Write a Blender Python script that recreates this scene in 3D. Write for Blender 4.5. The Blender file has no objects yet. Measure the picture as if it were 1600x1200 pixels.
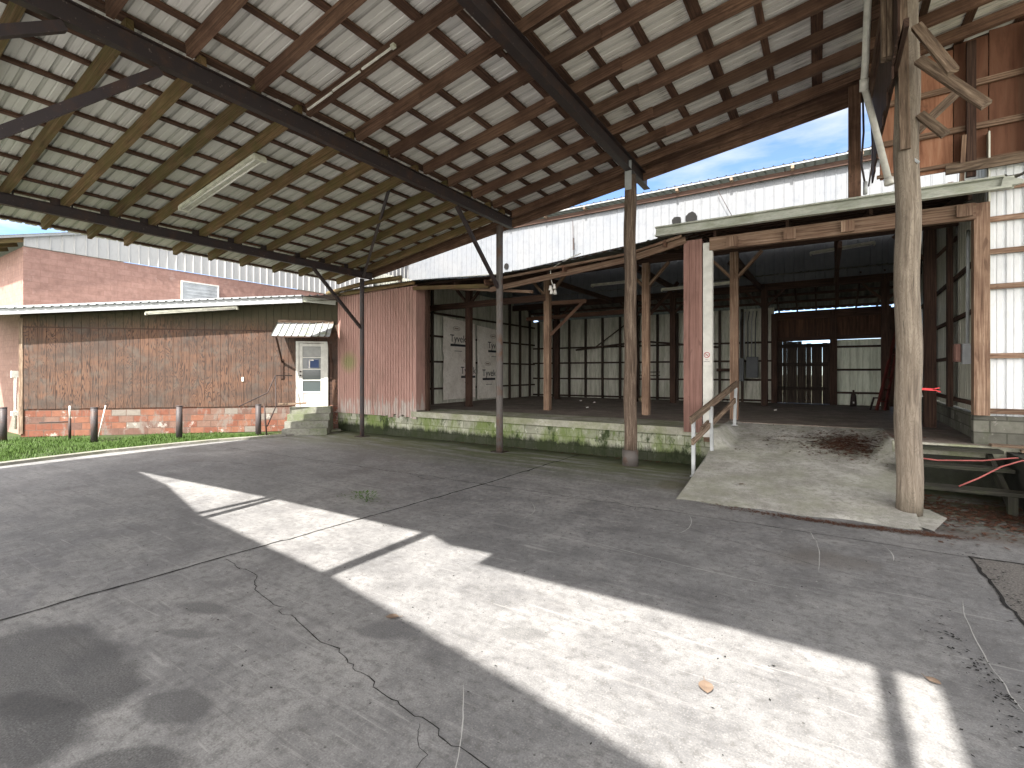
import bpy, math, random
from mathutils import Vector, Matrix, noise as mn
random.seed(7)
sc = bpy.context.scene
R = math.radians
# ---------------------------------------------------------------- camera
TH = math.atan(488/760)
cd = bpy.data.cameras.new('camera'); cam = bpy.data.objects.new('camera', cd); sc.collection.objects.link(cam)
cam.location = (0, 0, 1.95); cam.rotation_euler = (R(90), 0, TH)
cd.sensor_width = 36; cd.lens = 36*760/1600; cd.shift_y = -18/1600; cd.clip_end = 2000; cd.clip_start = .05
sc.camera = cam
# ---------------------------------------------------------------- sun direction, sky
SD = Vector((-.10, .80, -1.0)).normalized()            # the way the sunlight travels
sun_el = math.asin(-SD.z); to_sun = -SD
sun_az = math.atan2(to_sun.x, to_sun.y)
w = bpy.data.worlds.new('World'); sc.world = w; w.use_nodes = True
nt = w.node_tree; nt.nodes.clear()
out = nt.nodes.new('ShaderNodeOutputWorld'); bg = nt.nodes.new('ShaderNodeBackground')
sky = nt.nodes.new('ShaderNodeTexSky'); sky.sky_type = 'NISHITA'; sky.sun_disc = False
sky.sun_elevation = sun_el; sky.sun_rotation = sun_az; sky.dust_density = .2; sky.ozone_density = 2.2; sky.altitude = 2500; sky.air_density = .8
tc = nt.nodes.new('ShaderNodeTexCoord'); mp = nt.nodes.new('ShaderNodeMapping'); mp.inputs['Scale'].default_value = (1.1, 1.1, 4.2)
mp.inputs['Location'].default_value = (.35, .2, .15)
nz = nt.nodes.new('ShaderNodeTexNoise'); nz.inputs['Scale'].default_value = 2.3; nz.inputs['Detail'].default_value = 9; nz.inputs['Roughness'].default_value = .56
rp = nt.nodes.new('ShaderNodeValToRGB'); rp.color_ramp.elements[0].position = .45; rp.color_ramp.elements[1].position = .66
mx = nt.nodes.new('ShaderNodeMixRGB')
# unseen cloud bank added behind the camera for fill light, thinner clouds northward
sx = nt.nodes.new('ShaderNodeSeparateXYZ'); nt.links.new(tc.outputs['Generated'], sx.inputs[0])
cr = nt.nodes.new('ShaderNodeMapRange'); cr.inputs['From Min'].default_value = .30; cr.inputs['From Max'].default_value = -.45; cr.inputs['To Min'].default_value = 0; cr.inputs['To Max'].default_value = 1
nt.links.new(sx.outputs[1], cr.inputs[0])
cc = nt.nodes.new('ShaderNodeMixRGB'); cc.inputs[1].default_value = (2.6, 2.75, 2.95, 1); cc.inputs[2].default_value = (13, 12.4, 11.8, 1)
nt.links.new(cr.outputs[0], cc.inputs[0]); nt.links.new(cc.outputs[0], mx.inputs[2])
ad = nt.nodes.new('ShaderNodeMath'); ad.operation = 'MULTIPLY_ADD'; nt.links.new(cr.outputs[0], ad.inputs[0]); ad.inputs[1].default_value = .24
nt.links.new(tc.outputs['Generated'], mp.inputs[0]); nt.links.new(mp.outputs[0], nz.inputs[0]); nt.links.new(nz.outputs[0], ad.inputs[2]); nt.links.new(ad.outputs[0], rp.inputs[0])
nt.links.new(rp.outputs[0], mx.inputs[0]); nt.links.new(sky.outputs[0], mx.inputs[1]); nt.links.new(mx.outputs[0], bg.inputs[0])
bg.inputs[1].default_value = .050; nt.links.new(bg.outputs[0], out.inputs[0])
sl = bpy.data.lights.new('sun', 'SUN'); sl.energy = 2.0; sl.angle = R(.5); sl.color = (1, .945, .865)
so = bpy.data.objects.new('sun', sl); sc.collection.objects.link(so); so.rotation_euler = SD.to_track_quat('-Z', 'Y').to_euler()
so.location = (0, -20, 30)
sc.render.engine = 'CYCLES'
sc.cycles.max_bounces = 8; sc.cycles.diffuse_bounces = 6
sc.view_settings.view_transform = 'Standard'; sc.view_settings.look = 'None'; sc.view_settings.gamma = 1
sc.view_settings.exposure = 3.05

# ================================================================ helpers
WL = {}                                                  # world location of every object built
def tag(o, label=None, cat=None, group=None, kind=None):
    if label: o['label'] = label
    if cat: o['category'] = cat
    if group: o['group'] = group
    if kind: o['kind'] = kind
    return o
def thing(name, loc, label, cat, group=None):
    o = bpy.data.objects.new(name, None); sc.collection.objects.link(o); o.location = loc; o.empty_display_size = .2
    WL[o] = Vector(loc); return tag(o, label, cat, group)
class MB:
    def __init__(s): s.v = []; s.f = []; s.uv = []; s.sm = []
    def face(s, pts, uvs, smooth=False):
        n = len(s.v); s.v += [Vector(p) for p in pts]; s.f.append(list(range(n, n+len(pts)))); s.uv.append(uvs); s.sm.append(smooth)
    def box(s, x0, x1, y0, y1, z0, z1):
        return s.bar((x0, (y0+y1)/2, (z0+z1)/2), (x1, (y0+y1)/2, (z0+z1)/2), abs(y1-y0), abs(z1-z0)) if (x1-x0) >= max(y1-y0, z1-z0) else (
            s.bar(((x0+x1)/2, y0, (z0+z1)/2), ((x0+x1)/2, y1, (z0+z1)/2), abs(x1-x0), abs(z1-z0)) if (y1-y0) >= (z1-z0) else
            s.bar(((x0+x1)/2, (y0+y1)/2, z0), ((x0+x1)/2, (y0+y1)/2, z1), abs(x1-x0), abs(y1-y0), side=(1, 0, 0)))
    def bar(s, p, q, w, h, side=None, w2=None, h2=None, bev=0):
        """timber from p to q, w across (side direction), h the other way"""
        p = Vector(p); q = Vector(q); d = (q-p); L = d.length; d.normalize()
        if side is None:
            a = d.cross(Vector((0, 0, 1)))
            if a.length < 1e-3: a = Vector((1, 0, 0))
        else:
            a = Vector(side); a = a - d*a.dot(d)
        a.normalize(); b = a.cross(d).normalized()
        w2 = w if w2 is None else w2; h2 = h if h2 is None else h2
        A = [p + a*(i*w/2) + b*(j*h/2) for i, j in ((-1, -1), (1, -1), (1, 1), (-1, 1))]
        B = [q + a*(i*w2/2) + b*(j*h2/2) for i, j in ((-1, -1), (1, -1), (1, 1), (-1, 1))]
        o1 = random.random()*50; o2 = random.random()*50
        per = [0, w, w+h, 2*w+h, 2*w+2*h]
        for k in range(4):
            l = (k+1) % 4
            s.face([A[k], B[k], B[l], A[l]], [(o1, o2+per[k]), (o1+L, o2+per[k]), (o1+L, o2+per[k+1]), (o1, o2+per[k+1])])
        s.face([A[0], A[1], A[2], A[3]][::1], [(o1, o2), (o1+.02, o2+w), (o1+.04, o2+w+h), (o1+.02, o2+h)])
        s.face([B[3], B[2], B[1], B[0]], [(o1, o2), (o1+.02, o2+w), (o1+.04, o2+w+h), (o1+.02, o2+h)])
    def tube(s, pts, r, seg=10, cap=True, rough=0, r2=None):
        pts = [Vector(p) for p in pts]; n = len(pts); rings = []; L = 0; ls = []
        ref = None; o1 = random.random()*50
        for i, p in enumerate(pts):
            d = (pts[min(i+1, n-1)] - pts[max(i-1, 0)]).normalized()
            if ref is None: ref = Vector((1, 0, 0)) if abs(d.x) < .9 else Vector((0, 1, 0))
            a = (ref - d*ref.dot(d)).normalized(); b = d.cross(a); ref = a
            rr = r + ((r2-r)*i/(n-1) if r2 is not None else 0)
            ring = []
            for k in range(seg):
                t = 2*math.pi*k/seg
                q = rr*(1 + (rough*mn.noise(Vector((math.cos(t)*1.4+o1, math.sin(t)*1.4, p.z*1.1+p.y*.7))) if rough else 0))
                ring.append(p + a*(math.cos(t)*q) + b*(math.sin(t)*q))
            rings.append(ring); ls.append(L)
            if i < n-1: L += (pts[i+1]-p).length
        for i in range(n-1):
            for k in range(seg):
                l = (k+1) % seg; c = 2*math.pi*r/seg
                s.face([rings[i][k], rings[i][l], rings[i+1][l], rings[i+1][k]],
                       [(o1+ls[i], k*c), (o1+ls[i], (k+1)*c), (o1+ls[i+1], (k+1)*c), (o1+ls[i+1], k*c)], True)
        if cap:
            s.face(rings[0][::-1], [(o1+.01*math.cos(k), .1*math.sin(k)) for k in range(seg)])
            s.face(rings[-1], [(o1+.01*math.cos(k), .1*math.sin(k)) for k in range(seg)])
    def grid(s, fn, us, vs, uvf=None, smooth=False):
        P = [[Vector(fn(u, v)) for v in vs] for u in us]
        for i in range(len(us)-1):
            for j in range(len(vs)-1):
                q = [(i, j), (i+1, j), (i+1, j+1), (i, j+1)]
                s.face([P[a][b] for a, b in q], [uvf(us[a], vs[b]) if uvf else (us[a], vs[b]) for a, b in q], smooth)
    def quad(s, p0, p1, p2, p3, L=None, Hh=None):
        p0, p1, p2, p3 = map(Vector, (p0, p1, p2, p3)); L = (p1-p0).length; Hh = (p3-p0).length
        s.face([p0, p1, p2, p3], [(0, 0), (L, 0), (L, Hh), (0, Hh)])
    def wall(s, p, q, z0, z1, t, uz=0):
        """solid wall from p to q (xy), thickness t to the right-hand side's back; metre UVs"""
        p = Vector((p[0], p[1], 0)); q = Vector((q[0], q[1], 0)); d = (q-p).normalized(); L = (q-p).length
        n = Vector((-d.y, d.x, 0))*t
        Z0 = Vector((0, 0, z0)); Z1 = Vector((0, 0, z1))
        s.face([p+Z0, q+Z0, q+Z1, p+Z1], [(0, z0-uz), (L, z0-uz), (L, z1-uz), (0, z1-uz)])
        s.face([q+n+Z0, p+n+Z0, p+n+Z1, q+n+Z1], [(0, z0-uz), (L, z0-uz), (L, z1-uz), (0, z1-uz)])
        a = abs(t)
        s.face([p+Z1, q+Z1, q+n+Z1, p+n+Z1], [(0, .02), (L, .02), (L, .02+a*.4), (0, .02+a*.4)])
        s.face([p+n+Z0, p+Z0, p+Z1, p+n+Z1], [(0, z0-uz), (a, z0-uz), (a, z1-uz), (0, z1-uz)])
        s.face([q+Z0, q+n+Z0, q+n+Z1, q+Z1], [(0, z0-uz), (a, z0-uz), (a, z1-uz), (0, z1-uz)])
    def corr(s, fn, b0, b1, stations, n, pitch=.23, depth=.02, rw=.045, minor=0):
        """ribbed sheet: fn(a, b) gives the point, ribs of height depth along n every pitch in b"""
        n = Vector(n); prof = []; k = math.floor(b0/pitch)
        while k*pitch < b1:
            c = k*pitch
            for db, h in ((0, 0), (rw*.3, 1), (rw*.75, 1), (rw*1.05, 0)):
                prof.append((c+db, h*depth))
            if minor:
                m = c + pitch*.55
                for db, h in ((0, 0), (.008, 1), (.02, 1), (.028, 0)): prof.append((m+db, h*depth*minor))
            k += 1
        prof = [(b0, 0)] + [p for p in prof if b0 < p[0] < b1] + [(b1, 0)]
        P = [[Vector(fn(a, b)) + n*h for b, h in prof] for a in stations]
        for i in range(len(stations)-1):
            for j in range(len(prof)-1):
                s.face([P[i][j], P[i+1][j], P[i+1][j+1], P[i][j+1]],
                       [(stations[i], prof[j][0]), (stations[i+1], prof[j][0]), (stations[i+1], prof[j+1][0]), (stations[i], prof[j+1][0])])
    def build(s, name, mat, parent=None, label=None, merge=False):
        c = Vector((0, 0, 0))
        lo = Vector([min(v[i] for v in s.v) for i in range(3)]); hi = Vector([max(v[i] for v in s.v) for i in range(3)])
        c = Vector(((lo.x+hi.x)/2, (lo.y+hi.y)/2, lo.z))
        me = bpy.data.meshes.new(name); me.from_pydata([v-c for v in s.v], [], s.f)
        ul = me.uv_layers.new(name='UVMap'); flat = []
        for u in s.uv:
            for a in u: flat += [a[0], a[1]]
        ul.data.foreach_set('uv', flat)
        me.polygons.foreach_set('use_smooth', s.sm)
        me.materials.append(mat); me.update()
        if merge or any(s.sm):
            import bmesh
            b = bmesh.new(); b.from_mesh(me); bmesh.ops.remove_doubles(b, verts=b.verts, dist=1e-5); b.to_mesh(me); b.free()
        o = bpy.data.objects.new(name, me); sc.collection.objects.link(o)
        WL[o] = c; o.location = c - (WL[parent] if parent else Vector((0, 0, 0)))
        if parent: o.parent = parent
        if label: o['label'] = label
        return o
def B(fn, *a, **k):
    m = MB(); getattr(m, fn)(*a, **k); return m
def copy_tree(o, loc, label):
    c = o.copy(); sc.collection.objects.link(c); c.location = loc; c['label'] = label
    for ch in o.children:
        d = ch.copy(); sc.collection.objects.link(d); d.parent = c
    return c

# ================================================================ materials
class NT:
    def __init__(s, name):
        s.m = bpy.data.materials.new(name); s.m.use_nodes = True; s.t = s.m.node_tree; s.n = s.t.nodes
        s.b = s.n['Principled BSDF']; s.b.inputs['Roughness'].default_value = .75; s.b.inputs['Specular IOR Level'].default_value = .3
        s.pos = s.n.new('ShaderNodeNewGeometry').outputs['Position']
        s.uvn = s.n.new('ShaderNodeUVMap').outputs[0]
        s.rnd = s.n.new('ShaderNodeObjectInfo').outputs['Random']
    def put(s, sock, val):
        if hasattr(val, 'is_linked') or isinstance(val, bpy.types.NodeSocket): s.t.links.new(val, sock)
        else:
            if isinstance(val, tuple) and len(val) == 3 and sock.type == 'RGBA': val = val+(1,)
            sock.default_value = val
    def map(s, src, scale=(1, 1, 1), loc=(0, 0, 0), rot=(0, 0, 0)):
        m = s.n.new('ShaderNodeMapping'); s.put(m.inputs[0], src); m.inputs['Scale'].default_value = scale
        m.inputs['Location'].default_value = loc; m.inputs['Rotation'].default_value = rot; return m.outputs[0]
    def noise(s, src, sc_=1, det=4, rough=.55, dist=0):
        m = s.n.new('ShaderNodeTexNoise'); s.put(m.inputs['Vector'], src); m.inputs['Scale'].default_value = sc_
        m.inputs['Detail'].default_value = det; m.inputs['Roughness'].default_value = rough; m.inputs['Distortion'].default_value = dist; return m.outputs[0]
    def voro(s, src, sc_=1, feat='F1', out='Distance'):
        m = s.n.new('ShaderNodeTexVoronoi'); m.feature = feat; s.put(m.inputs['Vector'], src); m.inputs['Scale'].default_value = sc_; return m.outputs[out]
    def ramp(s, src, stops, interp='LINEAR'):
        m = s.n.new('ShaderNodeValToRGB'); s.put(m.inputs[0], src); r = m.color_ramp; r.interpolation = interp
        while len(r.elements) < len(stops): r.elements.new(.5)
        for e, (p, c) in zip(r.elements, stops):
            e.position = p; e.color = (c, c, c, 1) if not isinstance(c, tuple) else c+(1,)
        return m.outputs[0]
    def mix(s, f, a, b, mode='MIX'):
        m = s.n.new('ShaderNodeMixRGB'); m.blend_type = mode; s.put(m.inputs[0], f); s.put(m.inputs[1], a); s.put(m.inputs[2], b); return m.outputs[0]
    def math(s, op, a, b=0, c=0, clamp=False):
        m = s.n.new('ShaderNodeMath'); m.operation = op; m.use_clamp = clamp; s.put(m.inputs[0], a); s.put(m.inputs[1], b)
        if op in ('MULTIPLY_ADD',): s.put(m.inputs[2], c)
        return m.outputs[0]
    def sep(s, src):
        m = s.n.new('ShaderNodeSeparateXYZ'); s.put(m.inputs[0], src); return m.outputs
    def bump(s, h, strength=.4, dist=.01):
        m = s.n.new('ShaderNodeBump'); m.inputs['Strength'].default_value = strength; m.inputs['Distance'].default_value = dist
        s.put(m.inputs['Height'], h); s.t.links.new(m.outputs[0], s.b.inputs['Normal'])
    def col(s, c): s.put(s.b.inputs['Base Color'], c); return s
    def rough(s, c): s.put(s.b.inputs['Roughness'], c); return s
    def metal(s, v): s.b.inputs['Metallic'].default_value = v; return s

def wood(name, dark, mid, light, stain=None, stain_amt=.5, gr=(1.2, 38), moss=None):
    t = NT(name); uv = t.map(t.uvn, (gr[0], gr[1], 1))
    g = t.noise(uv, 1, 6, .65, .35)
    c = t.ramp(g, [(.3, dark), (.5, mid), (.68, light)])
    kn = t.noise(t.map(t.uvn, (2.2, 9, 1)), 1, 3, .5, 1.2); c = t.mix(t.ramp(kn, [(.62, 0.), (.7, .55)]), c, dark)
    big = t.noise(t.pos, .9, 5, .6); c = t.mix(t.ramp(big, [(.35, .35), (.65, 0.)]), c, (dark[0]*.5, dark[1]*.5, dark[2]*.5))
    per = t.math('MULTIPLY_ADD', t.rnd, .5, .75); c = t.mix(1, c, t.mix(0, per, per), 'MULTIPLY')
    if stain:
        n2 = t.noise(t.pos, 1.7, 6, .7); c = t.mix(t.math('MULTIPLY', t.ramp(n2, [(.42, 0.), (.6, 1.)]), stain_amt), c, stain)
    if moss:
        z = t.sep(t.pos); n3 = t.noise(t.pos, 3, 6, .7); c = t.mix(t.math('MULTIPLY', t.ramp(n3, [(.4, 0.), (.58, 1.)]), moss[1]), c, moss[0])
    t.col(c); t.bump(g, .5, .004); t.b.inputs['Roughness'].default_value = .85; return t.m
def flat(name, c, rough=.6, metal=0, var=.25, sc_=3):
    t = NT(name); n = t.noise(t.pos, sc_, 5, .6); t.col(t.mix(t.ramp(n, [(.35, 0.), (.7, 1.)]), tuple(x*(1-var) for x in c), tuple(min(1, x*(1+var*.5)) for x in c)))
    t.rough(rough).metal(metal); return t.m
M = {}
M['rafter'] = wood('rafter wood', (.045, .024, .017), (.155, .088, .058), (.26, .155, .105), stain=(.05, .022, .015), stain_amt=.5)
M['rafter_mossy'] = wood('mossy rafter wood', (.055, .035, .016), (.17, .105, .05), (.28, .19, .115), moss=((.095, .10, .03), .42))
M['purlin'] = wood('purlin wood', (.028, .015, .011), (.115, .060, .040), (.21, .12, .08), stain=(.03, .017, .012), stain_amt=.45)
M['timber'] = wood('weathered timber', (.075, .042, .028), (.27, .175, .12), (.46, .34, .25), stain=(.12, .065, .045), stain_amt=.35)
M['timber_dark'] = wood('dark timber', (.018, .010, .008), (.065, .036, .026), (.12, .07, .05))
M['timber_grey'] = wood('grey weathered wood', (.05, .035, .025), (.17, .12, .085), (.34, .26, .19), gr=(2.2, 26))
M['stud'] = wood('old stud wood', (.016, .012, .010), (.05, .036, .028), (.10, .07, .055))
M['stair_wood'] = wood('damp dark wood', (.012, .012, .010), (.04, .038, .031), (.085, .08, .065), moss=((.035, .045, .02), .35))
M['door_plank'] = wood('barn plank', (.012, .010, .008), (.04, .03, .024), (.075, .055, .042))
M['plank_red'] = wood('reddish panel boards', (.035, .018, .012), (.11, .056, .036), (.19, .10, .065), gr=(.8, 10))
def orange():
    t = NT('orange siding boards'); g = t.noise(t.map(t.uvn, (.9, 9, 1)), 1, 5, .6, .5)
    c = t.ramp(g, [(.28, (.20, .08, .045)), (.5, (.42, .20, .12)), (.74, (.53, .30, .19))])
    uvx = t.sep(t.uvn)
    per = t.n.new('ShaderNodeTexWhiteNoise'); per.noise_dimensions = '1D'
    t.put(per.inputs['W'], t.math('FLOOR', t.math('MULTIPLY', uvx[1], .2)))
    c = t.mix(t.ramp(per.outputs[0], [(.68, 0.), (.72, .72)]), c, (.06, .022, .012))
    st = t.noise(t.map(t.uvn, (1.3, 4, 1), (3, 0, 0)), 1, 6, .7); c = t.mix(t.ramp(st, [(.56, 0.), (.68, .6)]), c, (.10, .04, .022))
    t.col(c); t.bump(g, .3, .004); return t.m
M['orange'] = orange()
def log(name, a, b_, c_):
    t = NT(name); uv = t.map(t.uvn, (1.6, 22, 1)); g = t.noise(uv, 1, 7, .65, .9)
    fig = t.noise(t.map(t.uvn, (2.2, 7, 1)), 1, 2, .5, 2.4); ring = t.math('SINE', t.math('MULTIPLY', fig, 46))
    c = t.ramp(g, [(.22, a), (.46, b_), (.75, c_)]); c = t.mix(t.ramp(ring, [(.3, 0.), (.95, .35)]), c, tuple(x*.55 for x in b_))
    ck = t.noise(t.map(t.uvn, (.9, 40, 1)), 1, 4, .6); c = t.mix(t.ramp(ck, [(.64, 0.), (.69, .9)]), c, tuple(x*.35 for x in a))
    z = t.sep(t.pos)[2]; lowm = t.math('MULTIPLY', t.ramp(z, [(.0, 1.), (.45, 0.)]), t.noise(t.pos, 5, 4))
    c = t.mix(lowm, c, (.03, .03, .018)); t.col(c); t.bump(t.math('ADD', g, t.math('MULTIPLY', ck, -1)), .7, .008); t.b.inputs['Roughness'].default_value = .9; return t.m
M['log'] = log('bleached log', (.065, .050, .040), (.20, .165, .13), (.36, .31, .25))
M['log_brown'] = log('brown log', (.026, .019, .015), (.10, .070, .052), (.28, .22, .17))
def steel(name, c, rust=.35, rough=.55):
    t = NT(name); n = t.noise(t.pos, 4, 6, .7); cc = t.mix(t.ramp(n, [(.5, 0.), (.68, rust)]), c, (.10, .045, .022))
    n2 = t.noise(t.pos, 22, 3, .6); cc = t.mix(t.ramp(n2, [(.66, 0.), (.72, .6)]), cc, (.22, .17, .15))
    t.col(cc); t.rough(rough); return t.m
M['steel'] = steel('dark brown painted steel', (.030, .022, .022))
M['pipe'] = steel('dark grey pipe', (.055, .048, .050), .5)
M['pole'] = steel('scuffed steel pole', (.10, .09, .085), .8)
M['galv'] = flat('galvanised steel', (.42, .44, .45), .45, .3)
M['black'] = flat('black void', (.006, .006, .006), .9)
M['white_paint'] = flat('chalky white paint', (.62, .62, .58), .55, var=.18, sc_=5)
M['lamp_white'] = flat('old lamp housing', (.62, .62, .52), .5, var=.3, sc_=6)
M['pvc'] = flat('white pvc', (.70, .69, .64), .4, var=.2, sc_=8)
def dirty_white(name, base, dirt, amt=.6, axis=(1, 1, 1), green=None, sc_=2.2):
    t = NT(name); n = t.noise(t.map(t.pos, axis), sc_, 7, .68); c = t.mix(t.math('MULTIPLY', t.ramp(n, [(.42, 0.), (.68, 1.)]), amt), base, dirt)
    n1 = t.noise(t.map(t.pos, axis, (5, 5, 5)), sc_*6, 4, .6); c = t.mix(t.math('MULTIPLY', t.ramp(n1, [(.5, 0.), (.75, 1.)]), amt*.6), c, tuple(x*.55 for x in dirt))
    if green:
        n2 = t.noise(t.map(t.pos, axis, (9, 0, 3)), sc_*.8, 6, .7); c = t.mix(t.ramp(n2, [(.5, 0.), (.64, green[1])]), c, green[0])
    t.col(c); t.rough(.55); return t
M['gutter'] = dirty_white('mildewed white fascia', (.50, .52, .47), (.22, .24, .19), .7, (1, 1, 4), ((.16, .19, .07), .4)).m
M['fascia'] = dirty_white('grey white fascia', (.30, .315, .33), (.19, .20, .195), .5, (1, 1, 3)).m
M['white_metal'] = dirty_white('weathered white metal wall', (.150, .158, .170), (.12, .135, .16), .6, (1, 1, .9), sc_=.9).m
M['white_metal2'] = dirty_white('white gable metal', (.36, .36, .355), (.29, .295, .30), .4, (1, 1, .3)).m
M['white_metal3'] = dirty_white('bright white metal sheet', (.76, .79, .82), (.50, .53, .56), .4, (1, 1, .3)).m
M['inner_metal'] = dirty_white('dusty metal sheet', (.60, .60, .53), (.34, .34, .28), .9, (3, 3, .35), ((.17, .21, .11), .35)).m
M['inner_metal_light'] = dirty_white('pale streaked metal sheet', (.72, .76, .66), (.38, .42, .33), .8, (4, 4, .3)).m
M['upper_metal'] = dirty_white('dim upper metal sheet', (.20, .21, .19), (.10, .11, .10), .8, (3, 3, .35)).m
def under():
    t = NT('galvanised roof underside'); x, y, z = t.sep(t.pos)
    n = t.noise(t.map(t.pos, (.7, 13, .2)), 1, 5, .6); c = t.ramp(n, [(.3, (.62, .605, .575)), (.5, (.74, .725, .70)), (.75, (.82, .80, .775))])
    tone = t.noise(t.map(t.pos, (.6, 1.1, .2)), 1, 3, .5); c = t.mix(t.math('MULTIPLY', tone, .45), c, (.56, .53, .50))
    # condensation streaks that start at each purlin and run down the slope
    gr_ = t.math('GREATER_THAN', x, -6.83)
    pa = t.math('FRACT', t.math('MULTIPLY', t.math('ADD', x, 20.75), 1/.615)); pb = t.math('FRACT', t.math('MULTIPLY', t.math('ADD', x, 19.7), 1/.666))
    ph = t.math('ADD', t.math('MULTIPLY', pa, t.math('SUBTRACT', 1.0, gr_)), t.math('MULTIPLY', pb, gr_))
    sn = t.noise(t.map(t.pos, (.5, 24, 0), (3, 3, 0)), 1, 4, .6)
    st = t.math('MULTIPLY', t.ramp(ph, [(.0, .9), (.28, .15), (.6, 0.), (.86, .25), (1, .9)]), t.ramp(sn, [(.47, 0.), (.64, .9)]))
    c = t.mix(st, c, (.10, .085, .07))
    fb = t.math('FRACT', t.math('MULTIPLY', t.sep(t.uvn)[1], 1/.2286)); c = t.mix(t.ramp(fb, [(.0, .62), (.035, .35), (.17, .35), (.21, .62), (.24, 0.)]), c, (.20, .19, .17))
    gm = t.math('MULTIPLY', t.ramp(t.math('MULTIPLY_ADD', x, -.10, -.58), [(.0, 0.), (.45, .75)]), t.ramp(t.noise(t.pos, .8, 4), [(.3, .5), (.7, 1.)]))
    c = t.mix(t.math('MULTIPLY', gm, .6), c, (.33, .38, .25))
    dark_band = t.ramp(t.math('ADD', t.math('ABSOLUTE', t.math('SUBTRACT', x, .75)), t.math('MULTIPLY', t.noise(t.map(t.pos, (.6, 2, 1)), 1.6, 6, .7), 1.5)), [(.55, .95), (1., 0.)])
    c = t.mix(t.ramp(dark_band, [(.0, 0.), (.9, .85)]), c, (.10, .09, .08))  # sheet darker in an uneven band around the side wall
    t.col(c); t.rough(.38).metal(.0); return t.m
M['under'] = under()
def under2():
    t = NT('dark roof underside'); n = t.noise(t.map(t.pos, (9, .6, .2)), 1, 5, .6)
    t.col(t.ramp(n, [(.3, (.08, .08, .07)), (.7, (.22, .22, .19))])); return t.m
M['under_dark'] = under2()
def blockm(name, cols, mortar, moss=None, ms=.012, paint=None, bump=.5, off=.5):
    t = NT(name); uv = t.uvn
    wob = t.n.new('ShaderNodeVectorMath'); wob.operation = 'ADD'
    t.put(wob.inputs[0], uv); wn = t.n.new('ShaderNodeVectorMath'); wn.operation = 'SCALE'
    nn = t.n.new('ShaderNodeTexNoise'); t.put(nn.inputs[0], t.pos); nn.inputs['Scale'].default_value = 7; t.put(wn.inputs[0], nn.outputs[1]); wn.inputs['Scale'].default_value = .012
    t.put(wob.inputs[1], wn.outputs[0])
    b = t.n.new('ShaderNodeTexBrick'); t.put(b.inputs['Vector'], wob.outputs[0]); b.offset = off; b.squash = 1
    b.inputs['Scale'].default_value = 1; b.inputs['Brick Width'].default_value = .4; b.inputs['Row Height'].default_value = .2
    b.inputs['Mortar Size'].default_value = ms; b.inputs['Mortar Smooth'].default_value = .3
    b.inputs['Color1'].default_value = (0, 0, 0, 1); b.inputs['Color2'].default_value = (1, 1, 1, 1); b.inputs['Mortar'].default_value = (.5, .5, .5, 1)
    c = t.ramp(b.outputs['Color'], cols, 'CONSTANT' if len(cols) > 3 else 'LINEAR')
    n = t.noise(t.pos, 6, 7, .7); c = t.mix(t.ramp(n, [(.35, .45), (.6, 0.)]), c, t.mix(1, c, (.45, .43, .42), 'MULTIPLY'))
    n4 = t.noise(t.pos, 2.5, 6, .75); c = t.mix(t.ramp(n4, [(.60, 0.), (.66, .6)]), c, (.42, .40, .37) if not paint else paint)
    c = t.mix(t.math('MULTIPLY', b.outputs['Fac'], .8), c, mortar)
    if moss:
        for k, (mc, lo, hi, am, s_) in enumerate(moss):
            n5 = t.noise(t.map(t.pos, (1, 1, .5), (k*7, 0, 0)), s_, 8, .72); c = t.mix(t.ramp(n5, [(lo, 0.), (hi, am)]), c, mc)
    if name == 'mossy concrete block':
        zz = t.sep(t.pos)[2]; c = t.mix(t.ramp(t.math('SUBTRACT', zz, t.math('MULTIPLY', t.noise(t.map(t.pos, (1.6, 1.6, .7)), 2.6, 7, .75), .42)), [(.0, .92), (.10, 0.)]), c, (.012, .017, .006))
    t.col(c); t.b.inputs['Roughness'].default_value = .9
    t.bump(t.math('MULTIPLY_ADD', n, .35, t.math('MULTIPLY', b.outputs['Fac'], -1)), bump, .01); return t.m
M['dock_block'] = blockm('mossy concrete block', [(0, (.27, .28, .22)), (1, (.42, .43, .35))], (.13, .14, .09),
    moss=[((.12, .17, .035), .44, .58, .8, 1.3), ((.022, .038, .008), .52, .60, .92, 2.4), ((.55, .56, .48), .58, .64, .75, 4), ((.10, .15, .03), .57, .63, .8, 6)])
M['dark_block'] = blockm('grey concrete block', [(0, (.10, .10, .085)), (1, (.20, .20, .17))], (.05, .05, .04), moss=[((.06, .08, .03), .5, .65, .5, 2)])
M['red_block'] = blockm('patchy red painted block', [(0, (.16, .062, .040)), (.3, (.19, .084, .054)), (.55, (.12, .068, .054)), (.75, (.16, .096, .074)), (.9, (.18, .16, .14))], (.085, .06, .05),
    moss=[((.16, .14, .125), .52, .60, .75, 2.2), ((.08, .07, .06), .57, .66, .7, 3.1)])
M['pink_block'] = blockm('faded pink painted block', [(0, (.285, .170, .142)), (1, (.32, .195, .165))], (.23, .13, .108), ms=.008, paint=(.35, .25, .22), bump=.3)
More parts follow.
